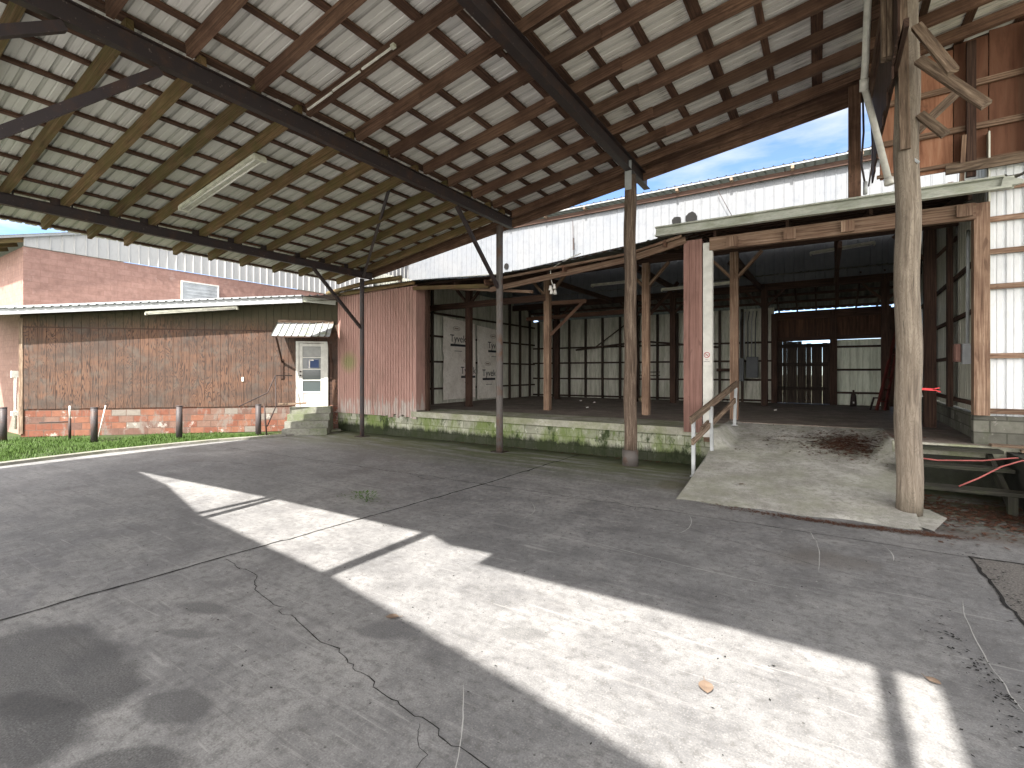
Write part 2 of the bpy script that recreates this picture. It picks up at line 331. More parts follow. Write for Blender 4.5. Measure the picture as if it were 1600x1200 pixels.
def concrete():
    t = NT('stained yard concrete'); p = t.pos; x, y, z = t.sep(p)
    n1 = t.noise(p, .35, 7, .62); n2 = t.noise(p, 1.6, 8, .68); n3 = t.noise(t.map(p, (1, 1, 1), (9, 2, 0)), 14, 6, .7); n4 = t.noise(p, 90, 3, .6)
    c = t.ramp(n1, [(.33, (.175, .176, .180)), (.5, (.220, .220, .221)), (.68, (.275, .272, .268))])
    c = t.mix(t.ramp(n2, [(.36, .6), (.54, 0.)]), c, (.095, .095, .10))
    n5 = t.noise(t.map(p, (1, 1, 1), (5, 1, 0)), 4.5, 7, .72); c = t.mix(t.ramp(n5, [(.38, .30), (.50, 0.)]), c, (.10, .10, .103)); c = t.mix(t.ramp(n5, [(.55, 0.), (.70, .32)]), c, (.37, .365, .36))
    c = t.mix(t.ramp(n2, [(.56, 0.), (.72, .35)]), c, (.40, .39, .375))
    c = t.mix(t.ramp(n3, [(.50, 0.), (.64, .60)]), c, (.095, .092, .090)); c = t.mix(t.ramp(n3, [(.30, .35), (.42, 0.)]), c, (.38, .37, .36))
    c = t.mix(t.ramp(n4, [(.35, .45), (.5, 0.)]), c, (.09, .09, .09)); c = t.mix(t.ramp(n4, [(.58, 0.), (.7, .40)]), c, (.44, .43, .42))
    sp = t.voro(p, 9); c = t.mix(t.ramp(sp, [(.04, .8), (.09, 0.)]), c, (.05, .048, .045)); sp2 = t.voro(t.map(p, (1, 1, 1), (3, 5, 0)), 5); c = t.mix(t.ramp(sp2, [(.02, .8), (.045, 0.)]), c, (.5, .49, .47))
    st = t.noise(t.map(p, (1.2, 26, 1), (0, 0, 0), (0, 0, .62)), 1, 5, .7, .5); c = t.mix(t.ramp(st, [(.58, 0.), (.66, .38)]), c, (.10, .098, .096))
    st2 = t.noise(t.map(p, (1.1, 20, 1), (7, 0, 0), (0, 0, -.25)), 1, 5, .7, .5); c = t.mix(t.ramp(st2, [(.61, 0.), (.68, .38)]), c, (.40, .395, .385))
    # sweeping trowel / tyre arcs
    arc = t.noise(t.map(p, (.35, 5.5, 1), (0, 0, 0), (0, 0, .45)), 1.3, 6, .7, .6); c = t.mix(t.ramp(arc, [(.55, 0.), (.64, .30)]), c, (.11, .11, .115))
    arc2 = t.noise(t.map(p, (.4, 7, 1), (4, 0, 0), (0, 0, -.35)), 1.3, 6, .7, .4); c = t.mix(t.ramp(arc2, [(.60, 0.), (.68, .28)]), c, (.36, .355, .35))
    def blob(cx, cy, rx, ry, colr, amt, soft=.25, rot=0, wob=.5, wsc=2.2):
        nonlocal c
        q = t.map(p, (1, 1, 0), (0, 0, 0)); sx = t.math('SUBTRACT', x, cx); sy = t.math('SUBTRACT', y, cy)
        cr, sr = math.cos(rot), math.sin(rot)
        u = t.math('DIVIDE', t.math('ADD', t.math('MULTIPLY', sx, cr), t.math('MULTIPLY', sy, sr)), rx)
        v = t.math('DIVIDE', t.math('SUBTRACT', t.math('MULTIPLY', sy, cr), t.math('MULTIPLY', sx, sr)), ry)
        d = t.math('SQRT', t.math('ADD', t.math('MULTIPLY', u, u), t.math('MULTIPLY', v, v)))
        wn = t.noise(t.map(p, (1, 1, 1), (cx*3, cy*5, 0)), wsc, 5, .6); d = t.math('ADD', d, t.math('MULTIPLY', t.math('SUBTRACT', wn, .5), wob*2))
        c = t.mix(t.math('MULTIPLY', t.math('MULTIPLY', t.ramp(d, [(1-soft, 1.), (1.0, 0.)]), amt), t.ramp(t.math('ADD', n4, t.math('MULTIPLY', n3, .8)), [(.70, 1.), (1.0, .62)])), c, colr)
    blob(-4.35, 1.05, .95, .42, (.050, .050, .052), .85, .22, .08, .42, 2.6)          # dark oil in the corner
    blob(-3.7, .78, .50, .30, (.045, .045, .047), .85, .3, 0, .5, 3)
    blob(-3.18, 1.33, .27, .16, (.075, .075, .078), .8, .25, .25, .32, 5)
    blob(-2.9, .98, .30, .16, (.05, .05, .052), .75, .2, .6, .3)
    blob(-4.3, 2.02, .34, .10, (.075, .075, .077), .8, .4, .3, .6, 4)
    blob(-4.0, 1.75, .30, .07, (.08, .08, .082), .7, .4, .4, .6, 4)
    blob(-2.75, 2.62, .30, .17, (.075, .075, .08), .65, .3, .5, .3)
    blob(-1.9, 3.1, .2, .1, (.08, .08, .08), .5, .3, .5, .3)
    blob(-.05, 6.0, .55, .42, (.11, .095, .08), .6, .7, .2, .9, 2)
    blob(1.6, 7.9, .9, .35, (.07, .052, .04), .7, .7, 0, .9, 3)
    blob(-2.25, 8.6, .28, .5, (.10, .075, .06), .75, .4, 0, .5, 4)
    blob(-3.43, 9.9, .42, .22, (.12, .06, .04), .8, .3, .1, .4, 4)
    # algae in front of the dock
    gm = t.math('MULTIPLY', t.ramp(t.math('MULTIPLY_ADD', y, .42, -3.25), [(.0, 0.), (.75, 1.)]), t.ramp(t.noise(t.map(p, (.45, 3.4, 1), (1, 0, 0), (0, 0, .2)), 1.5, 6, .7), [(.40, 0.), (.52, .9)]))
    c = t.mix(gm, c, (.085, .10, .045))
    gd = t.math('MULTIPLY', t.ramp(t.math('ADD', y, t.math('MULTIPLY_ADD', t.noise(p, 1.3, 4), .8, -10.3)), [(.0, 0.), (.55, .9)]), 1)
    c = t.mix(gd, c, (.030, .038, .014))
    # rough aggregate pad on the right
    pad = t.math('MULTIPLY', t.math('GREATER_THAN', x, 1.3), t.math('LESS_THAN', y, t.math('MULTIPLY_ADD', t.noise(p, 3, 3), .06, 6.92)))
    ag = t.ramp(t.noise(p, 55, 4, .7), [(.35, (.07, .065, .06)), (.55, (.17, .16, .15)), (.7, (.30, .285, .27))]); c = t.mix(pad, c, ag)
    t.col(c); t.put(t.b.inputs['Roughness'], t.ramp(n2, [(.3, .5), (.7, .8)])); t.b.inputs['Specular IOR Level'].default_value = .35
    t.bump(t.math('ADD', t.math('MULTIPLY', n3, .6), t.math('MULTIPLY', n4, .3)), .35, .006); return t.m
M['concrete'] = concrete()
def conc2(name, base, dark, green, ga=.5, leaf=0):
    t = NT(name); p = t.pos; n2 = t.noise(p, 1.8, 8, .7); n3 = t.noise(p, 12, 6, .7); n4 = t.noise(p, 80, 3)
    c = t.mix(t.ramp(n2, [(.4, .75), (.62, 0.)]), base, dark); c = t.mix(t.ramp(n3, [(.48, 0.), (.62, .65)]), c, dark); sp = t.voro(p, 8); c = t.mix(t.ramp(sp, [(.05, .7), (.1, 0.)]), c, tuple(v*.5 for v in dark))
    c = t.mix(t.ramp(n4, [(.56, 0.), (.7, .35)]), c, tuple(min(1, x*1.6) for x in base))
    g = t.noise(t.map(p, (1, 1, 1), (4, 4, 4)), 1.1, 7, .7); c = t.mix(t.ramp(g, [(.44, 0.), (.6, ga)]), c, green)
    if leaf:
        l = t.noise(t.map(p, (1, 1, 1), (2, 7, 1)), 5, 7, .75); c = t.mix(t.ramp(l, [(.56, 0.), (.6, leaf)]), c, (.07, .035, .022))
    t.col(c); t.b.inputs['Roughness'].default_value = .88; t.bump(t.math('ADD', n3, t.math('MULTIPLY', n4, .4)), .4, .006); return t.m
M['ramp'] = conc2('greenish ramp concrete', (.44, .435, .41), (.20, .195, .175), (.25, .26, .19), .45)
M['dock_floor'] = conc2('dark dock floor concrete', (.27, .225, .20), (.12, .095, .082), (.14, .14, .10), .3)
M['dock_edge'] = conc2('pale mossy dock edge', (.44, .43, .37), (.24, .24, .19), (.15, .18, .065), .6)
M['ledge'] = conc2('ledge concrete darkened for shade', (.050, .050, .044), (.02, .02, .018), (.035, .042, .022), .5)  # base colour darkened so the gap behind the stairs reads as shade
M['kerb'] = conc2('pale kerb concrete', (.25, .245, .22), (.14, .135, .12), (.15, .17, .07), .4)
M['step'] = conc2('old step concrete', (.24, .24, .21), (.11, .11, .095), (.10, .13, .05), .6)
def ply():
    t = NT('weathered brown plywood'); uv = t.uvn
    per = t.n.new('ShaderNodeTexWhiteNoise'); per.noise_dimensions = '1D'
    f = t.noise(t.map(uv, (.55, 4.2, 1)), 1, 3, .45, 1.3)
    ring = t.math('SINE', t.math('MULTIPLY', f, 85)); fine = t.noise(t.map(uv, (2, 60, 1)), 1, 5, .6)
    c = t.ramp(ring, [(.0, (.115, .062, .040)), (.5, (.076, .042, .029)), (.9, (.023, .014, .011))])
    c = t.mix(t.ramp(fine, [(.35, .5), (.6, 0.)]), c, (.08, .045, .032))
    x, y, z = t.sep(t.pos)
    g = t.noise(t.map(t.pos, (.5, .5, 1.3)), 1.1, 6, .7)
    c = t.mix(t.ramp(g, [(.42, 0.), (.64, .80)]), c, (.045, .034, .029))
    c = t.mix(t.math('MULTIPLY', t.ramp(t.noise(t.pos, 2.4, 6, .7), [(.5, 0.), (.66, .6)]), 1), c, (.075, .066, .058))
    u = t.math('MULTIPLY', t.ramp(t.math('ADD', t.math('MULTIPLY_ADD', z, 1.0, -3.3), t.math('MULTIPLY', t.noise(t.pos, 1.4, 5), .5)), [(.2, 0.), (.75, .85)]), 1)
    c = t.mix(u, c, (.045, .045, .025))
    t.col(c); t.bump(fine, .4, .003); t.b.inputs['Roughness'].default_value = .85; return t.m
M['ply'] = ply()
def pink():
    t = NT('faded pink siding'); x, y, z = t.sep(t.pos); g = t.noise(t.map(t.uvn, (1.3, 45, 1)), 1, 6, .65, .4)
    c = t.ramp(g, [(.3, (.23, .125, .105)), (.5, (.35, .205, .175)), (.7, (.41, .26, .225))])
    low = t.math('MULTIPLY', t.ramp(t.math('SUBTRACT', z, t.math('MULTIPLY', t.noise(t.map(t.pos, (4, 4, .6)), 1.5, 5, .7), 1.9)), [(.0, 1.), (.18, 0.)]), t.ramp(t.noise(t.map(t.pos, (8, 8, .8)), 1, 5, .7), [(.4, 0.), (.55, .9)]))
    c = t.mix(low, c, (.42, .38, .35))
    c = t.mix(t.ramp(t.noise(t.map(t.pos, (1, 1, .6)), 1.2, 6, .7), [(.5, 0.), (.7, .5)]), c, (.17, .12, .095))
    # the algae patch on the wall
    gx = t.math('DIVIDE', t.math('ADD', x, 13.3), .5); gz = t.math('DIVIDE', t.math('SUBTRACT', z, 2.3), .42)
    d = t.math('SQRT', t.math('ADD', t.math('MULTIPLY', gx, gx), t.math('MULTIPLY', gz, gz)))
    c = t.mix(t.ramp(d, [(.3, .6), (1., 0.)]), c, (.14, .20, .05))
    t.col(c); t.bump(g, .4, .003); return t.m
M['pink'] = pink()
M['pinkpost'] = wood('pink painted board', (.15, .08, .065), (.27, .15, .125), (.34, .20, .17), gr=(.8, 20))
M['grass_ground'] = conc2('turf soil', (.035, .055, .012), (.02, .03, .009), (.035, .075, .010), .8)
M['dirt'] = conc2('sandy ground', (.20, .18, .14), (.12, .11, .08), (.07, .11, .03), .7)
def leafm(name, a, b_):
    t = NT(name); t.col(t.mix(t.noise(t.pos, 9, 3), a, b_)); t.b.inputs['Roughness'].default_value = .6; return t.m
M['grass'] = leafm('grass blades', (.028, .062, .010), (.085, .145, .028))
M['weed'] = leafm('weed leaves', (.035, .085, .012), (.10, .18, .03))
M['dry_leaf'] = leafm('dry leaf', (.12, .08, .058), (.24, .185, .14))
M['litter'] = leafm('brown leaf litter', (.035, .016, .010), (.14, .06, .035))
M['crack'] = flat('crack dirt', (.022, .021, .020), .95)
M['scratch'] = flat('pale scrape', (.42, .42, .41), .8)
M['wrap'] = dirty_white('house wrap', (.86, .82, .76), (.58, .53, .46), .6, (1, 1, 1)).m
M['ink'] = flat('wrap ink', (.03, .033, .04), .7)
M['ink_faint'] = flat('faint wrap ink', (.40, .33, .28), .7)
M['red'] = flat('red ladder', (.11, .022, .018), .5)
M['hose'] = flat('faded red hose', (.44, .13, .12), .45)
M['bright_red'] = flat('red ribbon', (.75, .06, .07), .5)
M['signred'] = flat('sign red', (.45, .06, .06), .5); M['sign'] = flat('sign white', (.68, .66, .63), .4, var=.1)
M['box_grey'] = flat('panel grey', (.10, .11, .12), .5); M['box_light'] = flat('light electrical grey', (.38, .40, .42), .45)
M['glass_dark'] = None
g = NT('door glass'); g.col((.05, .065, .07)).rough(.08); g.b.inputs['Specular IOR Level'].default_value = .6; M['glass_dark'] = g.m
M['blind'] = flat('window blind', (.33, .34, .33), .7); M['blue'] = flat('blue notice', (.03, .06, .16), .5)
M['awning'] = dirty_white('old awning metal', (.27, .285, .30), (.13, .135, .13), .7, (2, 2, 2), ((.14, .17, .04), .5), 3).m
M['kick'] = flat('faded pink door panel', (.40, .34, .34), .6)
M['stone'] = flat('pale sack', (.36, .30, .20), .8)

# ================================================================ ground
m = MB(); m.box(-400, 400, -400, 400, -.6, -.03); tag(m.build('ground', M['dirt']), 'sandy ground around the yard', 'ground', kind='structure')
m = MB()
kerb = [(-14.4, -14), (-14.35, 0), (-14.3, 2.0), (-14.5, 3.4), (-14.6, 4.6), (-14.5, 6.0), (-14.35, 7.1), (-13.95, 8.1), (-13.75, 8.75), (-13.6, 10.6)]
for i in range(len(kerb)-1):
    (a, b), (c, d) = kerb[i], kerb[i+1]
    m.face([(a, b, 0), (6, b, 0), (6, d, 0), (c, d, 0)], [(0, 0)]*4)
m.face([(-13.6, 10.6, 0), (6, 10.6, 0), (6, 13, 0), (-13.6, 13, 0)], [(0, 0)]*4)
tag(m.build('concrete_yard', M['concrete']), 'stained grey concrete yard', 'yard', kind='structure')
m = MB()
for i in range(len(kerb)-1):
    a = Vector((*kerb[i], .02)); b = Vector((*kerb[i+1], .02)); m.bar(a+Vector((-.11, 0, 0)), b+Vector((-.11, 0, 0)), .22, .09, side=(1, 0, 0))
tag(m.build('kerb', M['kerb']), 'pale concrete edging between yard and grass', 'kerb', kind='structure')
# grass: turf and blades between the kerb and the brown building
A_ = Vector((-20.4, 4.34)); B_ = Vector((-13.9, 10.7)); WD = (B_-A_).normalized(); WN = Vector((WD.y, -WD.x))   # wall run and outward normal
m = MB(); gv = []
m.grid(lambda u, v: (-46+u*(31.0), -14+v*25, -.008+.03*mn.noise(Vector((u*30, v*30, 0)))), [i/24 for i in range(25)], [i/24 for i in range(25)])
tag(m.build('turf', M['grass_ground']), 'green turf strip beside the yard', 'grass', kind='structure')
def kx(y):
    for i in range(len(kerb)-1):
        if kerb[i][1] <= y <= kerb[i+1][1]:
            t = (y-kerb[i][1])/(kerb[i+1][1]-kerb[i][1]); return kerb[i][0]+t*(kerb[i+1][0]-kerb[i][0])
    return -14
m = MB(); n = 0
while n < 26000:
    y = random.uniform(.5, 9.3); x = random.uniform(-24 if y < 5 else -20, -14)
    if x > kx(y)-.2: continue
    d = (Vector((x, y))-A_).dot(WN)
    if d < .12: continue
    dens = mn.noise(Vector((x*.8, y*.8, 3)))*.5+.5
    if d < .9: dens -= .28
    if random.random() > (dens-.22)*2.0: continue
    h = random.uniform(.03, .085)*(.6+dens); a = random.uniform(0, 6.28); wv = random.uniform(.005, .011); lx, ly = random.uniform(-.03, .03), random.uniform(-.03, .03)
    p = Vector((x, y, 0)); q = Vector((math.cos(a)*wv, math.sin(a)*wv, 0))
    m.face([p-q, p+q, p+Vector((lx, ly, h))], [(0, 0)]*3); n += 1
tag(m.build('grass', M['grass']), 'short bright green grass beside the concrete kerb', 'grass', kind='stuff')

# joints, cracks, scrapes: thin strips lying on the concrete
def strip(name, pts, w0, mat, label, cat, jit=.0, seg=.06, z=.004, wj=.6):
    rw = random.Random(len(pts)*13+int(pts[0][0]*10)); wk = 0; tgt = 0
    if name == 'crack': w0 *= .62
    m = MB(); P = []
    for i in range(len(pts)-1):
        a = Vector(pts[i]); b = Vector(pts[i+1]); k = max(1, int((b-a).length/seg))
        for j in range(k): P.append(a.lerp(b, j/k))
    P.append(Vector(pts[-1])); E = []
    r0 = random.random()*99
    for i, p in enumerate(P):
        d = (P[min(i+1, len(P)-1)]-P[max(i-1, 0)]).normalized(); nn = Vector((-d.y, d.x))
        
        if rw.random() < .38: tgt = rw.gauss(0, 1)*.75
        wk += (tgt-wk)*rw.choice((.25, .5, .9)); o = nn*jit*wk
        ww = w0*(1-wj+wj*2*abs(mn.noise(Vector((i*.4, r0, 9))))+.15)*min(1, (i+.3)/3, (len(P)-i-.7)/3+.1)
        E.append((p+o-nn*ww/2, p+o+nn*ww/2))
    for i in range(len(E)-1):
        m.face([(*E[i][0], z), (*E[i+1][0], z), (*E[i+1][1], z), (*E[i][1], z)], [(0, 0)]*4)
    o = m.build(name, mat); tag(o, label, cat, kind='structure'); return o
strip('expansion_joint', [(-5.55, -6), (-5.45, 1.05), (-5.34, 2.7), (-5.28, 3.3), (-5.0, 7), (-4.9, 10.6)], .028, M['crack'], 'dark dirt filled joint across the yard slab', 'joint', .012)
strip('expansion_joint', [(-14, 6.6), (-9, 6.75), (-4, 6.9), (1.3, 6.95), (5, 7)], .013, M['crack'], 'thin joint running towards the ramp foot', 'joint', .03)
strip('expansion_joint', [(1.3, 1), (1.3, 5.3), (1.29, 6.95), (5, 6.97)], .03, M['crack'], 'joint round the rough concrete pad', 'joint', .012)
strip('crack', [(-5.29, 2.66), (-4.58, 2.60), (-4.3, 2.42), (-3.64, 2.32), (-3.06, 2.20), (-2.84, 2.23), (-2.64, 2.17), (-2.27, 2.08), (-1.95, 2.02), (-1.67, 1.98), (-1.34, 1.93), (-1.3, 1.8)], .013, M['crack'], 'long wandering crack in the near slab', 'crack', .045, .035)
strip('crack', [(-1.9, 2.0), (-1.7, 1.85), (-1.62, 1.62)], .008, M['crack'], 'short branch of the near crack', 'crack', .03, .03)
strip('crack', [(-8.0, 6.3), (-7.2, 6.9), (-6.1, 6.7), (-5.6, 7.4)], .014, M['crack'], 'short crack in the middle of the yard', 'crack', .06)
strip('crack', [(-3.2, 7.4), (-2.3, 6.8), (-1.2, 6.2), (.4, 5.6), (1.1, 5.4)], .007, M['crack'], 'hairline crack across the yard before the ramp', 'crack', .03)
strip('crack', [(-12.0, 4.9), (-11, 5.6), (-9.2, 5.7)], .01, M['crack'], 'hairline crack near the grass end', 'crack', .05)
for k, (a, b, c) in enumerate([((-.15, 7.0), (.0, 6.3), (-.05, 5.6)), ((1.0, 5.6), (.86, 4.7), (.97, 3.9)), ((-1.55, 6.9), (-1.34, 6.4), (-1.5, 6.0)), ((-2.2, 5.2), (-1.0, 5.0), (-.2, 5.05)), ((.55, 6.9), (.65, 6.6), (.6, 6.35)), ((-1.2, 1.4), (-1.05, 1.75), (-.98, 2.1)), ((-3.7, 6.3), (-3.3, 5.9), (-3.4, 5.5)), ((-1.35, 1.5), (-1.5, 1.9), (-1.9, 2.4))]):
    pts = [Vector(a).lerp(Vector(b), t).lerp(Vector(b).lerp(Vector(c), t), t) for t in [i/8 for i in range(9)]]
    strip('scrape_mark', pts, .009 if k != 5 else .02, M['scratch'], 'pale scrape mark on the concrete', 'scrape', .006, .05, .003)

# ================================================================ canopy over the yard
zb = lambda X: 5.02 + .168*(X+11.8)                      # underside of the rafters
canopy = thing('metal_canopy', (-6, 5, 0), 'big open yard canopy of ribbed metal sheets on brown rafters and steel beams', 'canopy')
RD, RW = .19, .075
YL = [10.15, 9.55, 8.75, 7.98, 7.05, 6.25, 5.48, 4.50, 3.85, 3.12, 2.33, 1.5, .7]
YR = [10.40, 9.60, 8.78, 7.95, 7.14, 6.32, 5.49, 4.61, 3.76, 2.93, 2.14, 1.32, .5]
Y0 = [(-13.7, 0.0), (-11.5, -.2), (-6.6, -.57), (-3.3, -.96), (-2.9, -1.16), (-2.32, -1.20), (-2.30, -1.50), (-1.5, -1.60), (.05, -1.78), (1.25, -1.95), (6, -2.2)]
def lerp(tb, x):
    if x <= tb[0][0]: return tb[0][1]
    for (a, b), (c, d) in zip(tb, tb[1:]):
        if x <= c: return b+(d-b)*(x-a)/(c-a)
    return tb[-1][1]
m = MB()
yfar = lambda X: 10.62 + .025*(X+12) if X < 1 else 11.35
XS = [-13.6, -12.1, -9.6, -6.7, -3.4, -.2, .82, 1.0, 2.6, 6.0]
sh = RD+.042
m.corr(lambda a, b: (a, b if b < .9 else .9+(b-.9)*(yfar(a)-.9)/(10.9-.9), zb(a)+sh), .2, 10.9, XS, (0, 0, 1), .2286, .022, .05, .35)
m.build('roof_sheet', M['under'], canopy)
m = MB()
XN = sorted(set(XS[1:]) | {p[0] for p in Y0 if -12.1 < p[0] < 6})
for a, c in zip(XN, XN[1:]):
    m.face([(a, .2, zb(a)+sh+.003), (c, .2, zb(c)+sh+.003), (c, lerp(Y0, c), zb(c)+sh+.003), (a, lerp(Y0, a), zb(a)+sh+.003)], [(0, 0)]*4)
m.build('roof_sheet', M['under'], canopy)
for i, y in enumerate(YR):
    jl, jr = random.uniform(-.06, .06), random.uniform(-.05, .05)
    yl = YL[i]
    x0 = -13.1-random.random()*.15
    m = MB(); m.bar((x0, yl, zb(x0)+RD/2), (-6.76, YL[i]+.02, zb(-6.76)+RD/2), RW, RD, side=(0, 1, 0)); m.build('rafter', M['rafter_mossy'], canopy)
    dy = .075
    m = MB(); m.bar((-6.68, y+dy-.06+jr, zb(-6.68)+RD/2), (-2.6, y+dy-.06, zb(-2.6)+RD/2), RW, RD, side=(0, 1, 0)); m.build('rafter', M['rafter'], canopy)
    m = MB(); m.bar((-3.9, y+.02, zb(-3.9)+RD/2), (2.6 if y < 10.9 else .6, y+.10, zb(2.6)+RD/2), RW, RD, side=(0, 1, 0)); m.build('rafter', M['rafter'], canopy)
xs = [-13.4, -12.76, -12.13, -11.52, -10.9, -10.26, -9.65, -9.04, -8.42, -7.88, -7.45, -6.83, -6.38, -5.72, -5.06, -4.40, -3.92, -3.47, -2.86, -2.2, -1.5, -.81, -.1, .6, 1.28, 1.95, 2.65]
for k, x in enumerate(xs):
    jx = random.uniform(-.04, .04); ww = random.choice([.09, .09, .10] if x < -7 else [.10, .12, .14, .16])
    y1 = yfar(x)-.08
    m = MB(); ym = random.uniform(3, 6); z = zb(x)+RD+.021
    ys = lerp(Y0, x)+.12
    m.bar((x+jx, max(ys, .05) if x < -12 else ys, z), (x+jx+random.uniform(-.03, .03), ym, z), ww, .038); m.bar((x+jx+random.uniform(-.04, .04), ym, z), (x+random.uniform(-.04, .04), y1, z), ww, .038)
    m.build('purlin', M['purlin'], canopy)
# fascia board hung outside the far rafters
m = MB(); m.bar((-12.2, yfar(-12.2)-.06, zb(-12.2)+.08), (.75, yfar(.75)-.06, zb(.75)-.02), .04, .24, side=(0, 1, 0), h2=.44); m.build('fascia_board', M['rafter'], canopy)
def ibeam(mb, X, y0, y1, zbot, ztop, fw=.17):
    Yc = (y0+y1)/2
    mb.box(X-fw/2, X+fw/2, y0, y1, zbot, zbot+.014); mb.box(X-fw/2, X+fw/2, y0, y1, ztop-.014, ztop); mb.box(X-.006, X+.006, y0, y1, zbot+.014, ztop-.014)
beams = [(-11.8, 4.82, 5.015, 10.35, .09), (-6.72, 5.62, 5.868, 10.45, .11), (-3.42, 6.14, 6.42, 11.05, .14)]
for X, z0, z1, ye, fw in beams:
    m = MB(); ibeam(m, X, -5.6, ye, z0, z1, fw); m.build('steel_beam', M['steel'], canopy)
# clip plates where each rafter crosses the low beam
for y in YL[:11]:
    m = MB(); yy = y-.03; m.box(-11.84, -11.82, yy-.19, yy-.05, 5.017, 5.14); m.build('rafter_clip', M['steel'], canopy)
    m = MB(); m.box(-11.82, -11.80, yy+.10, yy+.125, 5.017, 5.19); m.build('anchor_strap', M['steel'], canopy)
def pipe_post(X, Y, z1, r=.07, mat='pole', label=None):
    m = MB(); m.tube([(X, Y, .02+(z1-.02)*i/8) for i in range(9)], r, 14); p = m.build('post', M[mat], canopy, label)
    m = MB(); m.box(X-.16, X+.16, Y-.16, Y+.16, .004, .02); m.build('base_plate', M['steel'], p); return p
pipe_post(-11.85, 10.0, 4.80, .068, 'pipe', 'slim dark steel post by the pink siding'); pipe_post(-6.72, 9.9, 5.55, .085, 'pole', 'scuffed grey steel post before the dock')
pipe_post(-6.72, .95, 5.55); pipe_post(-11.85, .95, 4.80); pipe_post(-6.72, -5.4, 5.55); pipe_post(-11.85, -5.4, 4.8); pipe_post(-3.42, -5.4, 6.07)
# log post on its rusty pipe sleeve
m = MB(); m.tube([(-3.43+.012*math.sin(i), 9.94, .30+(5.77)*i/22) for i in range(23)], .135, 20, rough=.12, r2=.12); lp = m.build('post', M['log_brown'], canopy, 'brown log post standing in a rusty pipe sleeve')
m = MB(); m.tube([(-3.43, 9.94, .0), (-3.43, 9.94, .33)], .165, 22); m.build('pipe_sleeve', M['pole'], lp)
m = MB(); m.box(-3.50, -3.36, 9.80, 9.815, 5.75, 6.35); m.build('steel_bracket', M['galv'], lp)
m = MB(); m.box(.36, .54, 10.45, 10.62, 5.0, 7.0); m.build('post', M['rafter'], canopy, 'short square brown post at the high corner of the canopy')
def brace(p, q, w_=.075, mat='steel', par=canopy): m = MB(); m.bar(p, q, w_, w_); return m.build('brace', M[mat], par)
brace((-11.85, 9.95, 3.31), (-11.8, 8.28, 4.82)); brace((-6.72, 9.83, 4.03), (-6.72, 8.25, 5.56))
brace((-6.72, 2.62, 5.56), (-6.72, .98, 3.98), .10); brace((-6.72, 1.75, 5.58), (-6.72, 1.0, 5.05), .10)
m = MB(); m.tube([(-11.8, 10.0, 4.84), (-7.45, 7.05, 5.9)], .035, 8); m.build('brace', M['pipe'], canopy)
# open strip behind the camera, then an added unseen roof shaping the sun patch
canopy2 = thing('metal_canopy', (-6, -8, 0), 'unseen second canopy behind the camera, shaped to bound the sunlit strip', 'canopy')
Yn = [(-13.7, .26), (-12.0, .22), (-11.9, -.08), (-11.4, -.12), (-9.0, -.72), (-6.6, -1.6), (-3.3, -2.36), (-.95, -3.08), (.05, -3.4), (1.25, -3.85), (6, -4.6)]
m = MB(); X2 = [-13.6, -12.0, -11.9, -11.4, -9.0, -6.6, -3.3, -.95, .05, 1.25, 3.5, 6]
for a, c in zip(X2, X2[1:]):
    m.face([(a, lerp(Yn, a), zb(a)+sh+.01), (c, lerp(Yn, c), zb(c)+sh+.01), (c, -5.5, zb(c)+sh+.01), (a, -5.5, zb(a)+sh+.01)], [(0, 0)]*4)
m.build('roof_sheet', M['under'], canopy2)
for y in (-5.3, -4.4, -3.6):
    m = MB(); m.bar(((-13.2 if y < -5 else -5 if y < -4 else -1.0), y, zb(-13.2 if y < -5 else -5 if y < -4 else -1.0)+.095), (3, y, zb(3)+.095), .075, .19, side=(0, 1, 0)); m.build('rafter', M['rafter'], canopy2)
m = MB()
m.face([(1.34, -1.5, zb(1.34)+sh+.02), (6, -1.5, zb(6)+sh+.02), (6, -5, zb(6)+sh+.02), (1.34, -5, zb(1.34)+sh+.02)], [(0, 0)]*4)  # unseen cover closing the right end of the sun patch
m.build('roof_sheet', M['under'], canopy2)
m = MB(); m.bar((1.04, -5.4, 7.06), (1.04, 7.0, 7.06), .10, .2); m.build('shadow_beam', M['rafter'], canopy2)  # unseen beam added to cast the right-hand bar over the sun patch

def tube_lamp(name, p, q, label, w_=.13, group='fluorescent strip lamps', tubes=2, bare=False):
    p = Vector(p); q = Vector(q); c = (p+q)/2; t = thing(name, c, label, 'strip lamp', group)
    m = MB(); m.bar(p, q, w_, .06); m.build('housing', M['lamp_white'], t)
    d = (q-p).normalized(); side = d.cross(Vector((0, 0, 1))).normalized()
    for k in range(tubes):
        o = side*((k-(tubes-1)/2)*w_*.55) + Vector((0, 0, -.05)); m = MB(); m.tube([p+d*.05+o, q-d*.05+o], .016, 8); m.build('tube', M['pvc'], t)
    for e in (p, q):
        m = MB(); m.bar(e-d*.02+Vector((0, 0, -.035)), e+d*.02+Vector((0, 0, -.035)), w_*1.05, .085); m.build('end_cap', M['lamp_white'], t)
    return t
yl = 4.42
tube_lamp('strip_lamp', (-10.57, 4.56, zb(-10.57)-.05), (-8.03, 4.62, zb(-8.03)-.05), 'double fluorescent strip lamp under the mossy half of the canopy', .2)
t2 = thing('strip_lamp', (-5.6, 4.5, zb(-5.6)-.03), 'thin bare strip lamp under the brown half of the canopy', 'strip lamp', 'fluorescent strip lamps')
for xa, xb in ((-6.5, -5.95), (-5.92, -5.35), (-5.3, -4.72)):
    m = MB(); m.bar((xa, 4.47, zb(xa)-.03), (xb, 4.48, zb(xb)-.03), .022, .022); m.build('tube', M['pvc'], t2)
